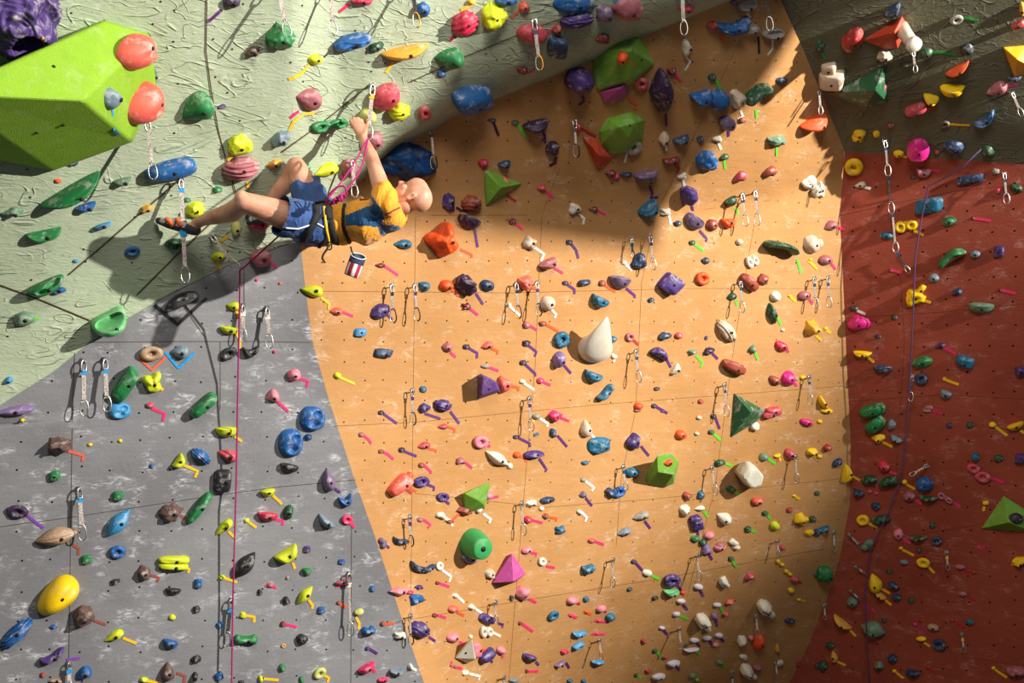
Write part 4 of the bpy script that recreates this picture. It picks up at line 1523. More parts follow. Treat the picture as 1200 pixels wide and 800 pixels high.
# ---------------------------------------------------------------- quickdraws and ropes
def loop_pts(c, up, side, hl, hw, n=20, off=0.0, lean=0.0):
    """an egg-shaped carabiner outline"""
    q = []
    for i in range(n):
        a = 2*math.pi*i/n; y = math.cos(a); x = math.sin(a)
        q.append(c+up*(y*hl)+side*(sgn(x, 0.8)*hw*(1-0.16*y)))
    return q
def webmat(code):
    return {'w': M_web, 'k': M_webk}[code]
def web_material(name, col, col2):
    m, nt, b = new_mat(name)
    n = tex_noise(nt, coords(nt), 120, 2, 0.5)
    nt.links.new(mix(nt, ramp(nt, n, 0.45, 0.6), lin(col), lin(col2)), b.inputs['Base Color']); b.inputs['Roughness'].default_value = 0.85
    return m
M_web = web_material('webbing_white', (200,190,180), (150,134,128)); M_webk = web_material('webbing_black', (46,42,44), (80,74,74))
TAPEM = {'b': cmat('b'), 'k': cmat('k'), 'n': flat_mat('tape_navy', (40,70,110), 0.6, bmp=0), 'y': cmat('y'), 'p': cmat('p'), 'w': cmat('w')}
DR_N = 0
def quickdraw(x0, y0, x1, y1, web='w', tape='n', low='s', reg=None, top=True, off=0.05, gap=False, labelx=None, biner=None):
    global DR_N
    r = reg or region(x0, y0)
    if r == 'gray': off = 0.03
    n = N(x0, y0, r)
    a = P(x0, y0, r); s = a.y/F
    A = PO(x0, y0, r, off) if top else PO(x0, y0, r, off)
    L = math.hypot(x1-x0, y1-y0)*A.y/F
    B = W(x1, y1, A.y)
    o = empty('quickdraw', A); dn = (B-A).normalized(); up = -dn
    toc = (cam.location-A).normalized(); side = dn.cross(toc).normalized(); fr = side.cross(dn).normalized()
    k = L/0.28 if L < 0.45 else 1.0
    lb = biner if biner else min(0.095, L*0.36)
    q = lambda p: p-A
    if top:
        bm = bmesh.new(); wc = a
        box_between(bm, q(wc+n*0.004-dn*0.012), q(wc+n*0.004+dn*0.022), side, n, 0.032, 0.006)
        tube(bm, [q(wc+n*0.004), q(wc+n*0.018)], 0.011, 8)
        box_between(bm, q(wc+n*0.006+dn*0.015), q(A+dn*0.012), side, n, 0.026, 0.005)
        mesh_obj('hanger', bm, M_steel, o, None, False)
        bm = bmesh.new(); cl = 0.03*max(0.7, min(1.3, k)); c = A+dn*(cl+0.004)
        tube(bm, [q(p) for p in loop_pts(c, up, (side+fr*0.8).normalized(), cl, cl*0.5, 14)], 0.0045*max(0.8, min(1.2, k)), 6, closed=True)
        mesh_obj('upper_carabiner', bm, M_steel, o)
        s0 = A+dn*(cl*1.7)
    else: s0 = A
    s1 = B-dn*(lb*1.55)*0.5*1.25
    bm = bmesh.new(); wd = 0.023 if a.y < 6.75 else 0.0155
    nseg = 6
    for i in range(nseg):
        p0 = s0+(s1-s0)*(i/nseg); p1 = s0+(s1-s0)*((i+1)/nseg+0.002)
        box_between(bm, q(p0), q(p1), side, fr, wd, 0.006)
    for sgn_ in (-1, 1): tube(bm, [q(s1+side*sgn_*0.006), q(s1+dn*0.012+side*sgn_*0.006)], 0.004, 6)
    mesh_obj('sling', bm, webmat(web), o, None, False)
    if tape:
        bm = bmesh.new(); t0 = s0+dn*0.004; box_between(bm, q(t0), q(t0+dn*0.026), side, fr, wd+0.008, 0.013); mesh_obj('tape_band', bm, TAPEM[tape], o, None, False)
    mt = {'s': M_steel, 'k': M_darkmetal, 'g': M_gold}[low]
    bm = bmesh.new(); c = B-dn*(-lb*0.0)-dn*lb*0.5
    pts = loop_pts(c, up, side, lb*0.5, lb*0.23, 22); tube(bm, [q(p) for p in pts[11:]+pts[:3]], 0.0048, 7)
    ob = mesh_obj('lower_carabiner', bm, mt, o)
    bm = bmesh.new(); tube(bm, [q(p) for p in pts[2:12]], 0.003, 6); mesh_obj('gate', bm, M_steel if low != 'k' else M_gold if (DR_N % 3 == 0) else M_steel, ob)
    DR_N += 1
    REG.append([x0, y0+8, math.hypot(x1-x0, y1-y0), 'draw', {'w':'white sling','k':'black sling'}[web]+' quickdraw with '+{'s':'silver','k':'black','g':'gold'}[low]+' carabiner', tape, o, r, 'quickdraw'])
    return o
QD = [ # top x y, bottom x y, web, tape, lower carabiner
 (172,138,180,210,'w',None,'s'), (326,-14,338,43,'w',None,'s'), (387,-12,391,42,'w',None,'s'), (483,-16,489,32,'k',None,'g'), (626,24,633,82,'w','p','g'),
 (799,-14,802,41,'w',None,'s'), (897,-16,903,36,'k',None,'s'), (505,146,509,198,'w','k','k'), (673,142,676,184,'w','k','k'), (1070,59,1073,85,'w',None,'s'), (1186,108,1198,136,'w',None,'s'),
 (870,226,874,265,'w','n','s'), (885,223,888,264,'w','n','s'), (740,279,742,302,'k','k','k'), (762,276,766,316,'w','k','s'),
 (98,421,99,487,'w','b','s'), (123,420,126,482,'w','b','s'), (285,357,285,400,'w','w','s'), (313,360,316,408,'w','w','s'),
 (459,333,461,378,'w','k','k'), (486,333,489,376,'w','p','k'), (605,331,608,373,'w','k','k'), (629,330,632,370,'w','p','k'),
 (868,329,870,366,'w','n','s'), (954,325,956,361,'w','n','s'), (970,324,972,360,'w','n','s'), (745,410,749,448,'w','n','s'), (948,440,950,474,'w','n','s'), (849,449,852,488,'w','n','s'),
 (483,456,484,498,'w','p','k'), (620,465,623,505,'w','p','g'), (93,571,97,633,'w','b','s'), (834,546,839,580,'w',None,'s'), (932,533,934,566,'w',None,'s'),
 (730,545,734,574,'w','n','s'), (611,588,614,627,'w',None,'s'), (480,604,482,640,'w','p','k'), (718,654,718,688,'w',None,'s'), (409,671,411,745,'w','w','s'), (271,702,265,757,'k','b','s'),
 (580,704,582,730,'w',None,'s'), (817,649,820,680,'w',None,'s'), (911,632,913,652,'w',None,'s'), (796,735,798,760,'w',None,'s'), (886,720,888,745,'w',None,'s'), (702,748,705,772,'w',None,'g'), (858,786,859,812,'w','n','s'),
 (81,776,82,812,'w','b','s'), (590,792,591,815,'w',None,'s'), (480,720,482,755,'w',None,'k'),
 (1109,646,1111,668,'w','y','s'), (1127,742,1130,764,'w','y','s'), (1177,202,1180,239,'w','n','s'), (966,708,967,726,'w',None,'s'), (909,775,911,795,'w',None,'s'), (977,622,978,646,'w',None,'s'),
]
for x0, y0, x1, y1, wb, tp, lw in QD: quickdraw(x0, y0, x1, y1, wb, tp, lw)
def sling_long(pts, name='long_sling'): pass
# the two long slings of the overhang and the one in the climber's hand
quickdraw(212, 209, 217.5, 331, 'w', 'b', 's', 'green', biner=0.10)
oq = REG[-1][6]; A = oq.location
bm = bmesh.new(); p = W(215, 268, A.y); box_between(bm, p-A+Vector((0,0,.035)), p-A-Vector((0,0,.045)), Vector((1,0,0)), Vector((0,1,0)), 0.036, 0.016); mesh_obj('tape_band', bm, cmat('b'), oq, None, False)
quickdraw(437, 98, 431.5, 164, 'w', 'y', 's', 'green', biner=0.095)
quickdraw(413, 187, 416, 231, 'w', None, 's', 'green')
quickdraw(247, 275, 281, 318, 'w', None, 's', 'green')

M_rope1 = flat_mat('rope_magenta', (168,28,104), 0.8, bmp=0); M_rope2 = flat_mat('rope_violet', (84,66,108), 0.85, bmp=0); M_rope3 = flat_mat('rope_dark', (52,44,46), 0.85, bmp=0)
def smooth(pts, k=6):
    out = []
    for i in range(len(pts)-1):
        p0 = pts[max(i-1, 0)]; p1 = pts[i]; p2 = pts[i+1]; p3 = pts[min(i+2, len(pts)-1)]
        for j in range(k):
            s = j/k; out.append(0.5*((2*p1)+(-p0+p2)*s+(2*p0-5*p1+4*p2-p3)*s*s+(-p0+3*p1-3*p2+p3)*s**3))
    out.append(pts[-1]); return out
def rope(parent, name, pts, rad, mat, origin):
    bm = bmesh.new(); tube(bm, [p-origin for p in pts], rad, 8); return mesh_obj(name, bm, mat, parent)
def WC(px, py, Y): return W(px, py, Y+0.10)
bi = W(281, 317, P(247, 275, 'green').y-0.1)
R0 = W(281, 317, bi.y)
# one magenta climbing rope: the ground end, the run up to the climber's tie-in, and the bight above him
hold_y = REG[-2][6].location.y
run = [W(266, 1500, 6.4), W(271, 830, 6.42), W(273, 700, 6.40), W(277, 560, 6.36), W(279, 440, 6.24), W(280.5, 370, 6.12), W(281, 335, R0.y+.02), R0, W(286, 313, R0.y), W(305, 296, R0.y+0.0), WC(326, 277, 5.62), WC(345, 262, 5.66)]
rp = empty('climbing_rope', R0)
rope(rp, 'running_length', run, 0.0052, M_rope1, R0)
up1 = smooth([WC(382,236,5.42), WC(400,213,5.5), WC(418,186,5.6), WC(429,166,5.7), WC(431.5,162,5.72), WC(430,168,5.72), WC(424,195,5.6), WC(410,218,5.48), WC(396,232,5.42), WC(384,238,5.40)])
rope(rp, 'clipped_bight', up1, 0.0052, M_rope1, R0)
lp = smooth([WC(382,240,5.40), WC(386,228,5.38), WC(394,220,5.37), WC(402,218,5.37), WC(406,223,5.37), WC(405,230,5.38), WC(396,236,5.39), WC(388,236,5.40)])
rope(rp, 'loop', lp, 0.0052, M_rope1, R0)
bm = bmesh.new()
kn = [WC(390+13*t+1.6*math.cos(t*26), 237-8*t+2.6*math.sin(t*26), 5.36+0.02*math.cos(t*19)) for t in frange(0, 1, 40)]
tube(bm, [p-R0 for p in kn], 0.0062, 8); mesh_obj('knot', bm, M_rope1, rp)
tag(rp, 'magenta climbing rope tied to the climber and running down the grey wall', 'rope')
v = [P(1150,170,'topright',.05), P(1128,187,'topright',.1), P(1108,203,'red',.08), P(1089,218,'red',.07), P(1081,258,'red',.10), P(1075,300,'red',.12), P(1071,400,'red',.12), P(1067,470,'red',.10), P(1063,520,'red',.10), P(1057,560,'red',.08), P(1041,602,'red',.07), P(1022,640,'red',.07), P(1016,690,'red',.10), P(1020,760,'red',.10), P(1024,830,'red',.10)]
o = empty('climbing_rope', v[3]); rope(o, 'rope_line', v, 0.0062, M_rope2, v[3]); tag(o, 'violet grey rope hanging down the red wall from the dark overhang', 'rope')
# chained slings up the left of the red wall
ch = [(1037,164,1041,206),(1041,206,1045,250),(1046,250,1050,296),(1051,296,1066,320)]
for i, (x0, y0, x1, y1) in enumerate(ch):
    quickdraw(x0, y0, x1, y1, 'k' if i % 2 else 'w', 'n', 's', 'red', top=(i == 0))
for x0, y0, x1, y1 in ((1087,545,1066,557),(995,626,1010,642),(1003,664,1014,672),(997,692,1008,703)):
    quickdraw(x0, y0, x1, y1, 'w', None, 's', 'red')
quickdraw(1069, 440, 1067, 470, 'k', None, 's', 'red')
quickdraw(960, 106, 962, 134, 'w', None, 's', 'orange')

# a flat V of tape on the grey wall under the black crescent
def vtape(pts, code, label, wd=0.016):
    bm = bmesh.new(); ribbon(bm, pts, 'gray', wd, 0, 0.003, 4, 0.002); o = mesh_obj('tape_mark', bm, cmat(code), None, P(*pts[1], 'gray'), False)
    tag(o, label, 'tape')
vtape([(181,357),(208,380),(242,349)], 'k', 'black V-shaped tape under the black half-moon hold on the grey wall', 0.02)
# ---------------------------------------------------------------- the climber
from mathutils.bvhtree import BVHTree
M_skin, nt, b = new_mat('skin')
c0 = coords(nt); nn_ = tex_noise(nt, c0, 8, 4, 0.6)
nt.links.new(mix(nt, ramp(nt, nn_, 0.35, 0.7), lin((214,158,130)), lin((186,122,96))), b.inputs['Base Color'])
b.inputs['Roughness'].default_value = 0.5; b.inputs['Subsurface Weight'].default_value = 0.08; b.inputs['Subsurface Scale'].default_value = 0.01
bump(nt, b, tex_noise(nt, c0, 60, 3, 0.6), 0.12, 0.003)
def cloth_mat(name, col, sc_=7, st=0.9):
    m, nt, b = new_mat(name); c0 = coords(nt)
    fold = tex_noise(nt, coords(nt, (1, 1.2, 0.45), (0, math.radians(-30), 0)), 16, 2, 0.5, 1.4)
    nt.links.new(mix(nt, ramp(nt, tex_noise(nt, c0, 5, 3), 0.3, 0.7), lin(col), lin(tuple(v*0.88 for v in col))), b.inputs['Base Color'])
    b.inputs['Roughness'].default_value = 0.75; b.inputs['Sheen Weight'].default_value = 0.15
    bump(nt, b, fold, st, 0.022); return m
M_shirt = cloth_mat('shirt_amber', (252,166,28)); M_shirtb = cloth_mat('shirt_blue', (0,78,124)); M_shorts = cloth_mat('shorts_denim_blue', (38,74,132), st=0.9)
M_harn = flat_mat('harness_black', (30,28,30), 0.8, bmp=0); M_white = flat_mat('piping_white', (222,222,220), 0.7, bmp=0)
M_shoe = flat_mat('rubber_charcoal', (54,52,54), 0.6, bmp=0); M_strap = flat_mat('strap_orange', (240,106,40), 0.6, bmp=0); M_grey = flat_mat('shoe_grey', (176,170,164), 0.6, bmp=0)
M_bagr = flat_mat('bag_red', (170,34,50), 0.8, bmp=0); M_bagw = flat_mat('bag_white', (226,220,218), 0.8, bmp=0); M_bagn = flat_mat('bag_navy', (36,50,84), 0.8, bmp=0); M_lin = flat_mat('bag_lining', (60,70,90), 0.9, bmp=0)
W_wall = W
def W(px, py, Y): return W_wall(px, py, Y+0.10)      # the climber as a whole stands this much nearer the overhang
def capsule(bm, p0, p1, r0, r1, seg=18):
    d = p1-p0; L = d.length; t = d.normalized()
    tube(bm, [p0, p1], [r0, r1], seg)
    for p, r in ((p0, r0), (p1, r1)):
        bmesh.ops.create_icosphere(bm, subdivisions=3, radius=r, matrix=Matrix.Translation(p))
def chain(bm, ps, rs, seg=18):
    for i in range(len(ps)-1): capsule(bm, ps[i], ps[i+1], rs[i], rs[i+1], seg)
def ell(bm, c, A, B, D, ra, rb, rd, sub=4):
    M = Matrix((A.normalized()*ra, B.normalized()*rb, D.normalized()*rd)).transposed().to_4x4(); M.translation = c
    bmesh.ops.create_icosphere(bm, subdivisions=sub, radius=1, matrix=M)
def fuse(bm, voxel, sm=6, fac=0.5):
    """melt overlapping solids into one continuous skin"""
    me = bpy.data.meshes.new('tmp'); bm.to_mesh(me); bm.free(); o = bpy.data.objects.new('tmp', me); C.objects.link(o)
    m = o.modifiers.new('r', 'REMESH'); m.mode = 'VOXEL'; m.voxel_size = voxel
    s = o.modifiers.new('s', 'SMOOTH'); s.iterations = sm; s.factor = fac
    dg = bpy.context.evaluated_depsgraph_get(); ev = o.evaluated_get(dg); m2 = bpy.data.meshes.new_from_object(ev)
    out = bmesh.new(); out.from_mesh(m2); bpy.data.objects.remove(o); bpy.data.meshes.remove(me); bpy.data.meshes.remove(m2)
    return out
CL = empty('person', W(380, 262, 5.72)); O_ = CL.location.copy()
def put(name, bm, mats, label=None, smooth=True, parent=None):
    bmesh.ops.translate(bm, verts=bm.verts, vec=-O_); o = mesh_obj(name, bm, mats, parent or CL, None, smooth)
    if label: o['label'] = label
    return o
# joints
shL, elL, wrL = W(453,239,5.54), W(438,192,5.71), W(424.5,160,5.96)
shR, elR, wrR = W(463,252,5.88), W(446,252,6.10), W(428,243,6.25)
pel, wai, che, upc, nek = W(362,262,5.74), W(396,263,5.72), W(428,260,5.70), W(452,250,5.70), W(466,243,5.69)
hipL, knL, anL = W(372,265,5.64), W(287,237,5.44), W(231,261,5.73)
hipR, knR, anR = W(370,248,5.88), W(347,195,5.93), W(311,246,5.98)
ear = W(481,229.5,5.60); f_ = Vector((-.47, 0.05, .88)).normalized(); h_ = Vector((.88, 0, .47)).normalized(); sd_ = f_.cross(h_).normalized(); sd_ = sd_ if sd_.y < 0 else -sd_
hc = ear-sd_*0.072
body = bmesh.new()
ax = (che-pel).normalized(); latv = Vector((0.10, -1, 0.05)); latv = (latv-ax*latv.dot(ax)).normalized(); frv = ax.cross(latv).normalized()
for c, fr_, lt, al in ((pel, .115, .155, .12), (wai, .10, .14, .12), (che, .115, .16, .13), (upc, .10, .17, .11)): ell(body, c, frv, latv, ax, fr_, lt, al)
chain(body, [nek-ax*0.03, hc-h_*0.05-f_*0.015], [.058, .056])
# head
ell(body, hc+h_*0.036-f_*0.006, f_, h_, sd_, .096, .080, .074, 5)
ell(body, hc+h_*0.050+f_*0.030, f_, h_, sd_, .070, .066, .066)
ell(body, hc-h_*0.030+f_*0.045, f_, h_, sd_, .055, .058, .055)
ell(body, hc-h_*0.066+f_*0.070, f_, h_, sd_, .026, .022, .028, 3)       # chin
ell(body, hc+h_*0.024+f_*0.083, f_, h_, sd_, .014, .010, .040, 3)       # brow
tube(body, [hc+h_*0.018+f_*0.078, hc-h_*0.004+f_*0.106, hc-h_*0.018+f_*0.119, hc-h_*0.027+f_*0.096], [.008, .0105, .012, .013], 12)   # nose
ell(body, hc-h_*0.042+f_*0.088, f_, h_, sd_, .013, .006, .024, 3); ell(body, hc-h_*0.053+f_*0.086, f_, h_, sd_, .012, .006, .021, 3)  # lips
for sg in (1, -1):
    ell(body, hc+sd_*0.040*sg+f_*0.070-h_*0.012, f_, h_, sd_, .020, .022, .020, 3)     # cheek
    ec = hc+sd_*0.074*sg
    q = [ec+h_*(0.026*math.cos(a))+f_*(0.014*math.sin(a)-0.004)+sd_*sg*0.006 for a in frange(0, 2*math.pi, 14)[:-1]]
    tube(body, q, 0.0062, 7, closed=True); ell(body, ec-h_*0.006, f_, h_, sd_, .010, .018, .004, 3); ell(body, ec-h_*0.022, f_, h_, sd_, .010, .009, .007, 3)
# limbs
def mid(a, b, t): return a+(b-a)*t
chain(body, [shL, mid(shL, elL, .4), elL, mid(elL, wrL, .28), mid(elL, wrL, .7), wrL], [.062, .053, .042, .044, .033, .0255])
chain(body, [shR, mid(shR, elR, .5), elR, mid(elR, wrR, .3), wrR], [.060, .050, .041, .043, .026])
chain(body, [hipL, mid(hipL, knL, .5), mid(hipL, knL, .9), knL], [.098, .082, .063, .058])
calf = Vector((0, 0.01, -0.02))
chain(body, [knL, mid(knL, anL, .28)+calf, mid(knL, anL, .55)+calf*.6, mid(knL, anL, .85), anL], [.055, .056, .047, .034, .033])
ell(body, knL+Vector((-.012, -.02, .022)), Vector((1,0,0)), Vector((0,1,0)), Vector((0,0,1)), .042, .04, .042, 3)
chain(body, [hipR, mid(hipR, knR, .5), mid(hipR, knR, .88), knR], [.098, .084, .066, .058])
chain(body, [knR, mid(knR, anR, .3)+Vector((.01,.01,-.01)), mid(knR, anR, .6), anR], [.055, .057, .046, .033])
# feet under the shoes
toeL = W(186,258.5,5.76); heL = W(228,268,5.73); toeR = W(292,260,5.98); heR = W(314,251,5.98)
chain(body, [anL, heL, mid(heL, toeL, .6), toeL], [.033, .030, .027, .018]); chain(body, [anR, heR, toeR], [.033, .03, .02])
# hands: palm, four unequal fingers hooked over the hold, and the thumb from the side of the palm
def hand(wr, kn, tips, th, rr=0.0095):
    pc = sum((k for k in kn), Vector())/4
    for i, k in enumerate(kn):
        chain(body, [wr+(k-pc)*0.35, mid(wr, k, .55)+(k-pc)*0.1, k], [.019, .017, .0125], 12)
        chain(body, [k]+tips[i], [.0118, .0104, .0094, .0082], 12)
    chain(body, th, [.017, .0125, .0108, .0092], 12)
kx = [(410.8,141.5),(414.8,139.4),(419.4,139.2),(423.8,141.4)]
kn = [W(x, y, 6.0) for x, y in kx]; ln = (.82, 1.0, 1.06, .95)
tips = [[k+Vector((-.004, .026, .010))*l, k+Vector((-.006, .047, -.006))*l, k+Vector((-.006, .052, -.026))*l] for k, l in zip(kn, ln)]
thm = [wrL+Vector((.018, -.004, .018)), W(429,150,5.98), W(431,145,6.01), W(430,140.5,6.04)]
hand(wrL, kn, tips, thm)
d2 = (wrR-elR).normalized(); ac = Vector((0, 0, 1)); 
kn = [wrR+d2*.085+ac*(.033-.022*i) for i in range(4)]
tips = [[k+d2*.03*l+Vector((0, .008, 0)), k+d2*.045*l+Vector((0, .024, 0)), k+d2*.045*l+Vector((0, .040, 0))] for k, l in zip(kn, (.95, 1.06, 1.0, .8))]
hand(wrR, kn, tips, [wrR+ac*.02+d2*.02, wrR+ac*.045+d2*.045, wrR+ac*.05+d2*.07+Vector((0,.01,0)), wrR+ac*.045+d2*.09+Vector((0,.02,0))])
body = fuse(body, 0.0058, 5, 0.5)
bo = put('body', body, M_skin, 'bald head and bare skin, left arm raised to the hold')
# eyes (his left one shows in profile) and the dark of the ear
ey = bmesh.new()
for sg in (1, -1):
    ell(ey, hc+h_*0.006+f_*0.083+sd_*sg*0.034, f_, h_, sd_, .009, .006, .011, 3)
put('eyes', ey, flat_mat('eye_dark', (60,40,34), 0.3, bmp=0), 'dark eyes looking up at the wall')
# shirt
sh = bmesh.new()
for c, fr_, lt, al in ((mid(pel, wai, .62), .128, .160, .07), (wai, .122, .160, .12), (che, .132, .178, .14), (upc, .116, .188, .115)): ell(sh, c, frv, latv, ax, fr_, lt, al)
chain(sh, [shL+ax*-.01, mid(shL, elL, .20), mid(shL, elL, .34)], [.078, .074, .070]); chain(sh, [shR, mid(shR, elR, .35)], [.078, .072])
chain(sh, [upc, mid(upc, nek, .9)], [.085, .066])
sh = fuse(sh, 0.009, 4)
def cutplane(bm, p, n): bmesh.ops.bisect_plane(bm, geom=bm.verts[:]+bm.edges[:]+bm.faces[:], plane_co=p, plane_no=n, clear_outer=True)
def cut_near(bm, p, n, rad):
    """trim a sleeve end only"""
    vs = [v for v in bm.verts if (v.co-p).dot(n) > 0 and (v.co-p).length < rad]; bmesh.ops.delete(bm, geom=vs, context='VERTS')
cutplane(sh, mid(pel, wai, .45), -ax)
n_ = (elL-shL).normalized(); cut_near(sh, mid(shL, elL, .36), n_, .14)
# folds pressed into the cloth
for v in sh.verts:
    t = (v.co-pel).dot(ax); a = (v.co-che).dot(frv)
    k = 0.0045*math.sin(52*t+24*a+5*nz(v.co, 5, 3))+0.008*nz(v.co, 9, 5)
    v.co += v.normal*k
panel = [(404,253),(425,244),(438,239),(433,231),(436,229),(443,240),(449,248),(450,257),(446,266),(406,264)]
def inside(x, y, poly):
    c = False
    for (x0, y0), (x1, y1) in zip(poly, poly[1:]+poly[:1]):
        if (y0 > y) != (y1 > y) and x < (x1-x0)*(y-y0)/(y1-y0)+x0: c = not c
    return c
sh.normal_update()
for f in sh.faces:
    c = f.calc_center_median(); x, y = proj(c)
    if inside(x, y, panel) and f.normal.dot(c-cam.location) < 0: f.material_index = 1
    if (c-upc).dot(ax) > -0.02 and (c-upc).dot(frv) > 0.085: f.material_index = 1
so = put('shirt', sh, [M_shirt, M_shirtb], 'amber yellow short-sleeved shirt with blue side panel')
# shorts
st = bmesh.new(); hemL = W(330,252,5.50); hemR = W(357,216,5.93)
for c, fr_, lt, al in ((pel, .132, .172, .13), (mid(pel, wai, .6), .122, .158, .08)): ell(st, c, frv, latv, ax, fr_, lt, al)
chain(st, [hipL, mid(hipL, hemL, .5), hemL, hemL+(hemL-hipL).normalized()*.05], [.125, .118, .112, .110])
chain(st, [hipR, mid(hipR, hemR, .6), hemR, hemR+(hemR-hipR).normalized()*.05], [.125, .108, .096, .094])
st = fuse(st, 0.009, 4)
cut_near(st, hemL+(hemL-hipL).normalized()*.012, (hemL-hipL).normalized(), .22); cut_near(st, hemR+(hemR-hipR).normalized()*.005, (hemR-hipR).normalized(), .17)
cutplane(st, mid(pel, wai, .98), ax)
for v in st.verts: v.co += v.normal*(0.006*math.sin(38*(v.co-hipL).dot(frv)+10*nz(v.co, 4, 2))+0.010*nz(v.co, 8, 1))
to = put('shorts', st, M_shorts, 'blue knee-length climbing shorts')
def tree(o): return BVHTree.FromPolygons([v.co+O_ for v in o.data.vertices], [p.vertices for p in o.data.polygons])
T_sh, T_st, T_bo = tree(so), tree(to), tree(bo)
def drape(pts, trees, wd, off=0.004, th=0.003, step=2.0):
    """a strip of webbing lying on the clothes where it is seen"""
    q = []
    for (x0, y0), (x1, y1) in zip(pts, pts[1:]):
        n = max(1, int(math.hypot(x1-x0, y1-y0)/step)); q += [(x0+(x1-x0)*i/n, y0+(y1-y0)*i/n) for i in range(n)]
    q.append(pts[-1]); hits = []
    for x, y in q:
        ray = (W(x, y, 1)-cam.location).normalized(); best = None
        for t in trees:
            h = t.ray_cast(cam.location, ray)
            if h[0] is not None and (best is None or h[3] < best[3]): best = h
        if best: hits.append((best[0], best[1] if best[1].dot(ray) < 0 else -best[1]))
    bm = bmesh.new(); prev = None
    for i in range(len(hits)):
        a, b = hits[max(i-1, 0)][0], hits[min(i+1, len(hits)-1)][0]; t = (b-a).normalized(); n = hits[i][1]
        n = sum((hits[j][1] for j in range(max(0, i-2), min(len(hits), i+3))), Vector()).normalized()
        s = n.cross(t).normalized()*wd/2; c = hits[i][0]+n*off
        row = [bm.verts.new(c-s-n*.008), bm.verts.new(c+s-n*.008), bm.verts.new(c+s+n*th), bm.verts.new(c-s+n*th)]
        if prev:
            for a_ in range(4): bm.faces.new((prev[a_], prev[(a_+1) % 4], row[(a_+1) % 4], row[a_]))
        else: bm.faces.new(row[::-1])
        prev = row
    if prev: bm.faces.new(prev)
    bmesh.ops.recalc_face_normals(bm, faces=bm.faces)
    return bm
put('piping', drape([(322,262),(335,267),(349,268),(362,264),(370,261),(379,266)], [T_st], .008), M_white, 'white piping on the shorts')
hb_ = bmesh.new()
for pts, wd in (([(385,236),(384,250),(387,265),(391,280),(395,289)], .050), ([(370,240),(371,252),(366,264),(359,276),(354,284)], .036), ([(371,240),(382,240),(392,239)], .03), ([(378,252),(366,262)], .014), ([(386,275),(372,290)], .016)):
    x = drape(pts, [T_st, T_sh], wd, .006, .008); me = bpy.data.meshes.new('t'); x.to_mesh(me); x.free(); hb_.from_mesh(me); bpy.data.meshes.remove(me)
hn = put('harness', hb_, M_harn, 'black climbing harness')
put('harness_trim', drape([(379,243),(380,255),(382,270),(385,284),(384,290)], [T_st, T_sh], .012, .008, .006), cmat('y'), 'yellow harness edging', parent=None)
gl = bmesh.new(); tube(gl, smooth([W(384,291,5.60), W(379,298,5.60), W(378,303,5.60), W(381,308,5.60)]), .006, 8)
put('hanging_strap', gl, M_harn)
gl = bmesh.new(); tube(gl, [W(370,238,5.46), W(378,236,5.44), W(388,237,5.44)], .009, 8); put('tie_in_loop', gl, M_harn); gl = bmesh.new()
tube(gl, loop_pts(W(386,288,5.57), Vector((0,0,1)), Vector((1,0,0)), .022, .013, 14), .0045, 6, closed=True)
put('gear_loop', gl, M_harn)
put('belt', drape([(404,240),(403,250),(403,264),(406,276),(411,288)], [T_sh], .017, .006, .005), M_harn, 'thin black chalk bag belt')
put('shirt_stripe', drape([(451,252),(459,247),(468,243)], [T_sh], .006), flat_mat('stripe_maroon', (120,40,50), 0.7, bmp=0), 'thin dark red stripe on the shirt')
# shoes
def shoe(an, he, to_, name, label):
    b1 = bmesh.new(); d = (to_-he).normalized(); up = Vector((0, 0, 1)); up = (up-d*up.dot(d)).normalized()
    chain(b1, [mid(an, he, .75), he+Vector((.0, .0, -.002)), mid(he, to_, .35), mid(he, to_, .7), to_], [.037, .038, .038, .034, .021])
    b1 = fuse(b1, .006, 4)
    cut_near(b1, mid(an, he, .62), (an-he).normalized(), .07)
    for f in b1.faces:
        c = f.calc_center_median(); t = (c-he).dot(d)/(to_-he).length; hgt = (c-mid(he, to_, t)).dot(up)
        if hgt > -.008 and 0.18 < t < .92: f.material_index = 1
        if t > .93 or (.44 < t < .50) or (.70 < t < .75): f.material_index = 0
    o = put(name, b1, [M_shoe, M_grey], label)
    return o
s1 = shoe(anL, heL, toeL, 'shoe', 'charcoal climbing shoe with orange straps, pointing left'); s2 = shoe(anR, heR, toeR, 'shoe', 'black climbing shoe half hidden behind the left calf')
TS = tree(s1)
for pts in ([(195,256),(199,260),(203,265)], [(205,254),(209,259),(213,265)]):
    x = drape(pts, [TS], .022, .004, .004, 1.0); put('strap', x, M_strap, 'orange shoe strap', parent=s1)
tag(CL, 'bald climber in yellow shirt and blue shorts stretched sideways under the overhang', 'person')
REG.append([400, 240, 120, None, None, None, CL, 'green', 'the climber'])
# chalk bag hanging from the belt
top, bot = W(420,300,5.58), W(411.5,324,5.58); axb = (top-bot).normalized(); cbg = empty('chalk_bag', top)
bm = bmesh.new(); u = axb.cross(Vector((0, 1, 0))).normalized(); tilt = Vector((0, -1, 0)); v_ = axb.cross(u)
rows = []
for t, r in ((0, .034), (.03, .041), (.3, .043), (.62, .043), (.80, .043), (1, .043)):
    rows.append([bm.verts.new(bot+(top-bot)*t+(u*math.cos(k*math.pi/12)+v_*math.sin(k*math.pi/12))*r*(1+.04*math.sin(k*2.1)) + (axb*(-0.016*math.sin(k*math.pi/12)*(1 if v_.y < 0 else -1)) if t > .7 else Vector())) for k in range(24)])
for i, (a, b_) in enumerate(zip(rows, rows[1:])):
    for k in range(24):
        f = bm.faces.new((a[k], a[(k+1) % 24], b_[(k+1) % 24], b_[k])); f.material_index = 2 if i >= 3 else ((k//2) % 2)
bm.faces.new(rows[0][::-1]).material_index = 0
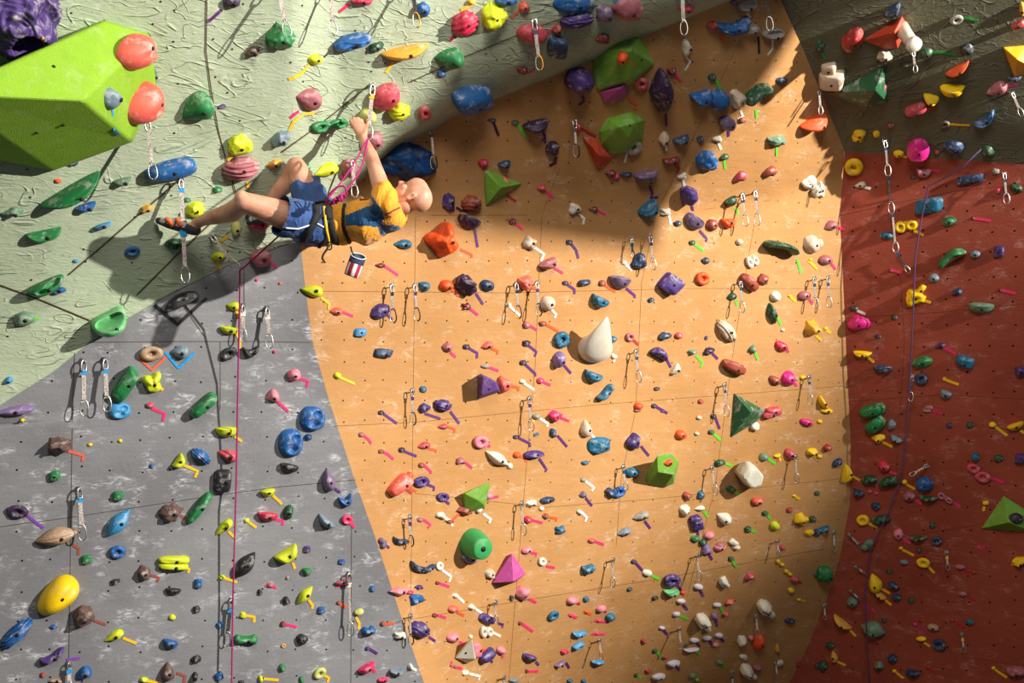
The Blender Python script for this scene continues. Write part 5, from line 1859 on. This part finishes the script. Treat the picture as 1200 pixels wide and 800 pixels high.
f = [bm.verts.new(top-axb*.03+(v.co-top)*0.9) for v in rows[-1]]
for k in range(24): bm.faces.new((rows[-1][k], rows[-1][(k+1) % 24], f[(k+1) % 24], f[k])).material_index = 3
bm.faces.new(f).material_index = 3
bmesh.ops.translate(bm, verts=bm.verts, vec=-top); 
rim = [v.co.copy() for v in bm.verts][120:144]
mesh_obj('pouch', bm, [M_bagr, M_bagw, M_bagn, M_lin], cbg)
bm = bmesh.new(); tube(bm, [p for p in rim], .0035, 6, closed=True); mesh_obj('rim', bm, M_white, cbg)
bm = bmesh.new(); tube(bm, [W(411,289,5.585)-top, W(412,294,5.57)-top, W(415,299,5.55)-top], .005, 6); mesh_obj('loop', bm, M_harn, cbg)
tag(cbg, 'striped red, white and navy chalk bag hanging from the climber\'s belt', 'chalk bag'); REG.append([415, 312, 30, None, None, None, cbg, 'orange', 'the chalk bag'])
W = W_wall
# ---------------------------------------------------------------- labels
def sizeword(s): return 'tiny' if s < 6.5 else 'small' if s < 11 else 'medium' if s < 19 else 'large' if s < 36 else 'very large'
def dirword(dx, dy):
    a = math.degrees(math.atan2(-dy, dx)) % 360
    return ['right of', 'above right of', 'above', 'above left of', 'left of', 'below left of', 'below', 'below right of'][int(((a+22.5) % 360)//45)]
items = []
for e in REG:
    x, y, s, kind, colc, tp, o, r, nm = e
    if kind is None: items.append([x, y, s, nm, o, r, True, nm]); continue
    if kind == 'draw':
        d = colc; noun = ''
        items.append([x, y, s, d, o, r, False, 'draw']); continue
    noun = 'foothold' if nm == 'foothold' else 'hold'
    d = '%s %s %s %s' % (sizeword(s), COL[colc][1], WORD[kind], noun)
    d = d.replace('tiny ', 'tiny ').replace('  ', ' ')
    items.append([x, y, s, d, o, r, False, 'hold' if tp is None else COL[tp][1]])
from collections import Counter
def full(it):
    d = it[3]
    if it[7] == 'draw': return d
    return d+('' if it[7] == 'hold' else ' with %s tape' % it[7])
cnt = Counter(full(i) for i in items); cnt3 = Counter(i[3] for i in items)
lm = [i for i in items if i[6]]+[i for i in items if not i[6] and cnt3[i[3]] == 1 and i[2] >= 9 and i[7] != 'draw']
def ref(i): return i[3] if i[6] else 'the '+i[3]
by = {}
for i in items: by.setdefault(full(i), []).append(i)
used = Counter()
for i in items:
    if i[6]: continue
    f = full(i); same = by[f]; lab = None
    if len(same) == 1: lab = f+' on the '+WALLN[i[5]]
    else:
        sw = [k for k in same if k[5] == i[5]]
        if len(sw) == 1: lab = 'the only '+f+' on the '+WALLN[i[5]]
        else:
            best = None
            for m in lm:
                if m is i: continue
                dx, dy = i[0]-m[0], i[1]-m[1]; d = math.hypot(dx, dy)
                if d < 3 or d > 220: continue
                dw = dirword(dx, dy)
                riv = [math.hypot(k[0]-m[0], k[1]-m[1]) for k in same if k is not i and dirword(k[0]-m[0], k[1]-m[1]) == dw]
                anyr = min(math.hypot(k[0]-m[0], k[1]-m[1]) for k in same if k is not i)
                if riv and min(riv) < d*1.35: continue
                words = len(('%s %s %s' % (f, dw, ref(m))).split())
                sc_ = d*(0.55 if m[6] else 1.0)*(1.0 if anyr > d*1.3 else 1.6)*(1.8 if m[2] < i[2]*0.8 else 1)*(1 if words <= 16 else 50)
                if best is None or sc_ < best[0]: best = (sc_, dw, m)
            if best: lab = '%s %s %s' % (f, best[1], ref(best[2]))
            else: lab = f+' on the '+WALLN[i[5]]; print('NOLM', lab)
    w_ = lab.split()
    if len(w_) > 16: lab = ' '.join(w_[:16]); print('LONG', ' '.join(w_))
    used[lab] += 1
    nm = i[4].name.split('.')[0]
    cat = {'foothold': 'foothold', 'finger_hold': 'finger hold', 'climbing_hold': 'climbing hold', 'quickdraw': 'quickdraw'}[nm]
    tag(i[4], lab, cat, {'foothold':'footholds', 'finger_hold':'finger holds', 'climbing_hold':'climbing holds', 'quickdraw':'quickdraws'}[nm]+' on the '+WALLN[i[5]])
for lab, k in list(used.items()):
    if k > 1:
        g = sorted([i for i in items if i[4].get('label') == lab], key=lambda i: i[1])
        for q, i in enumerate(g): i[4]['label'] = ('uppermost ' if q == 0 else 'lowest ' if q == len(g)-1 else 'middle ')+lab
print('DUPLABEL', [k for k, v in used.items() if v > 1])
print('COUNTS', Counter(i[4].name.split('.')[0] for i in items))
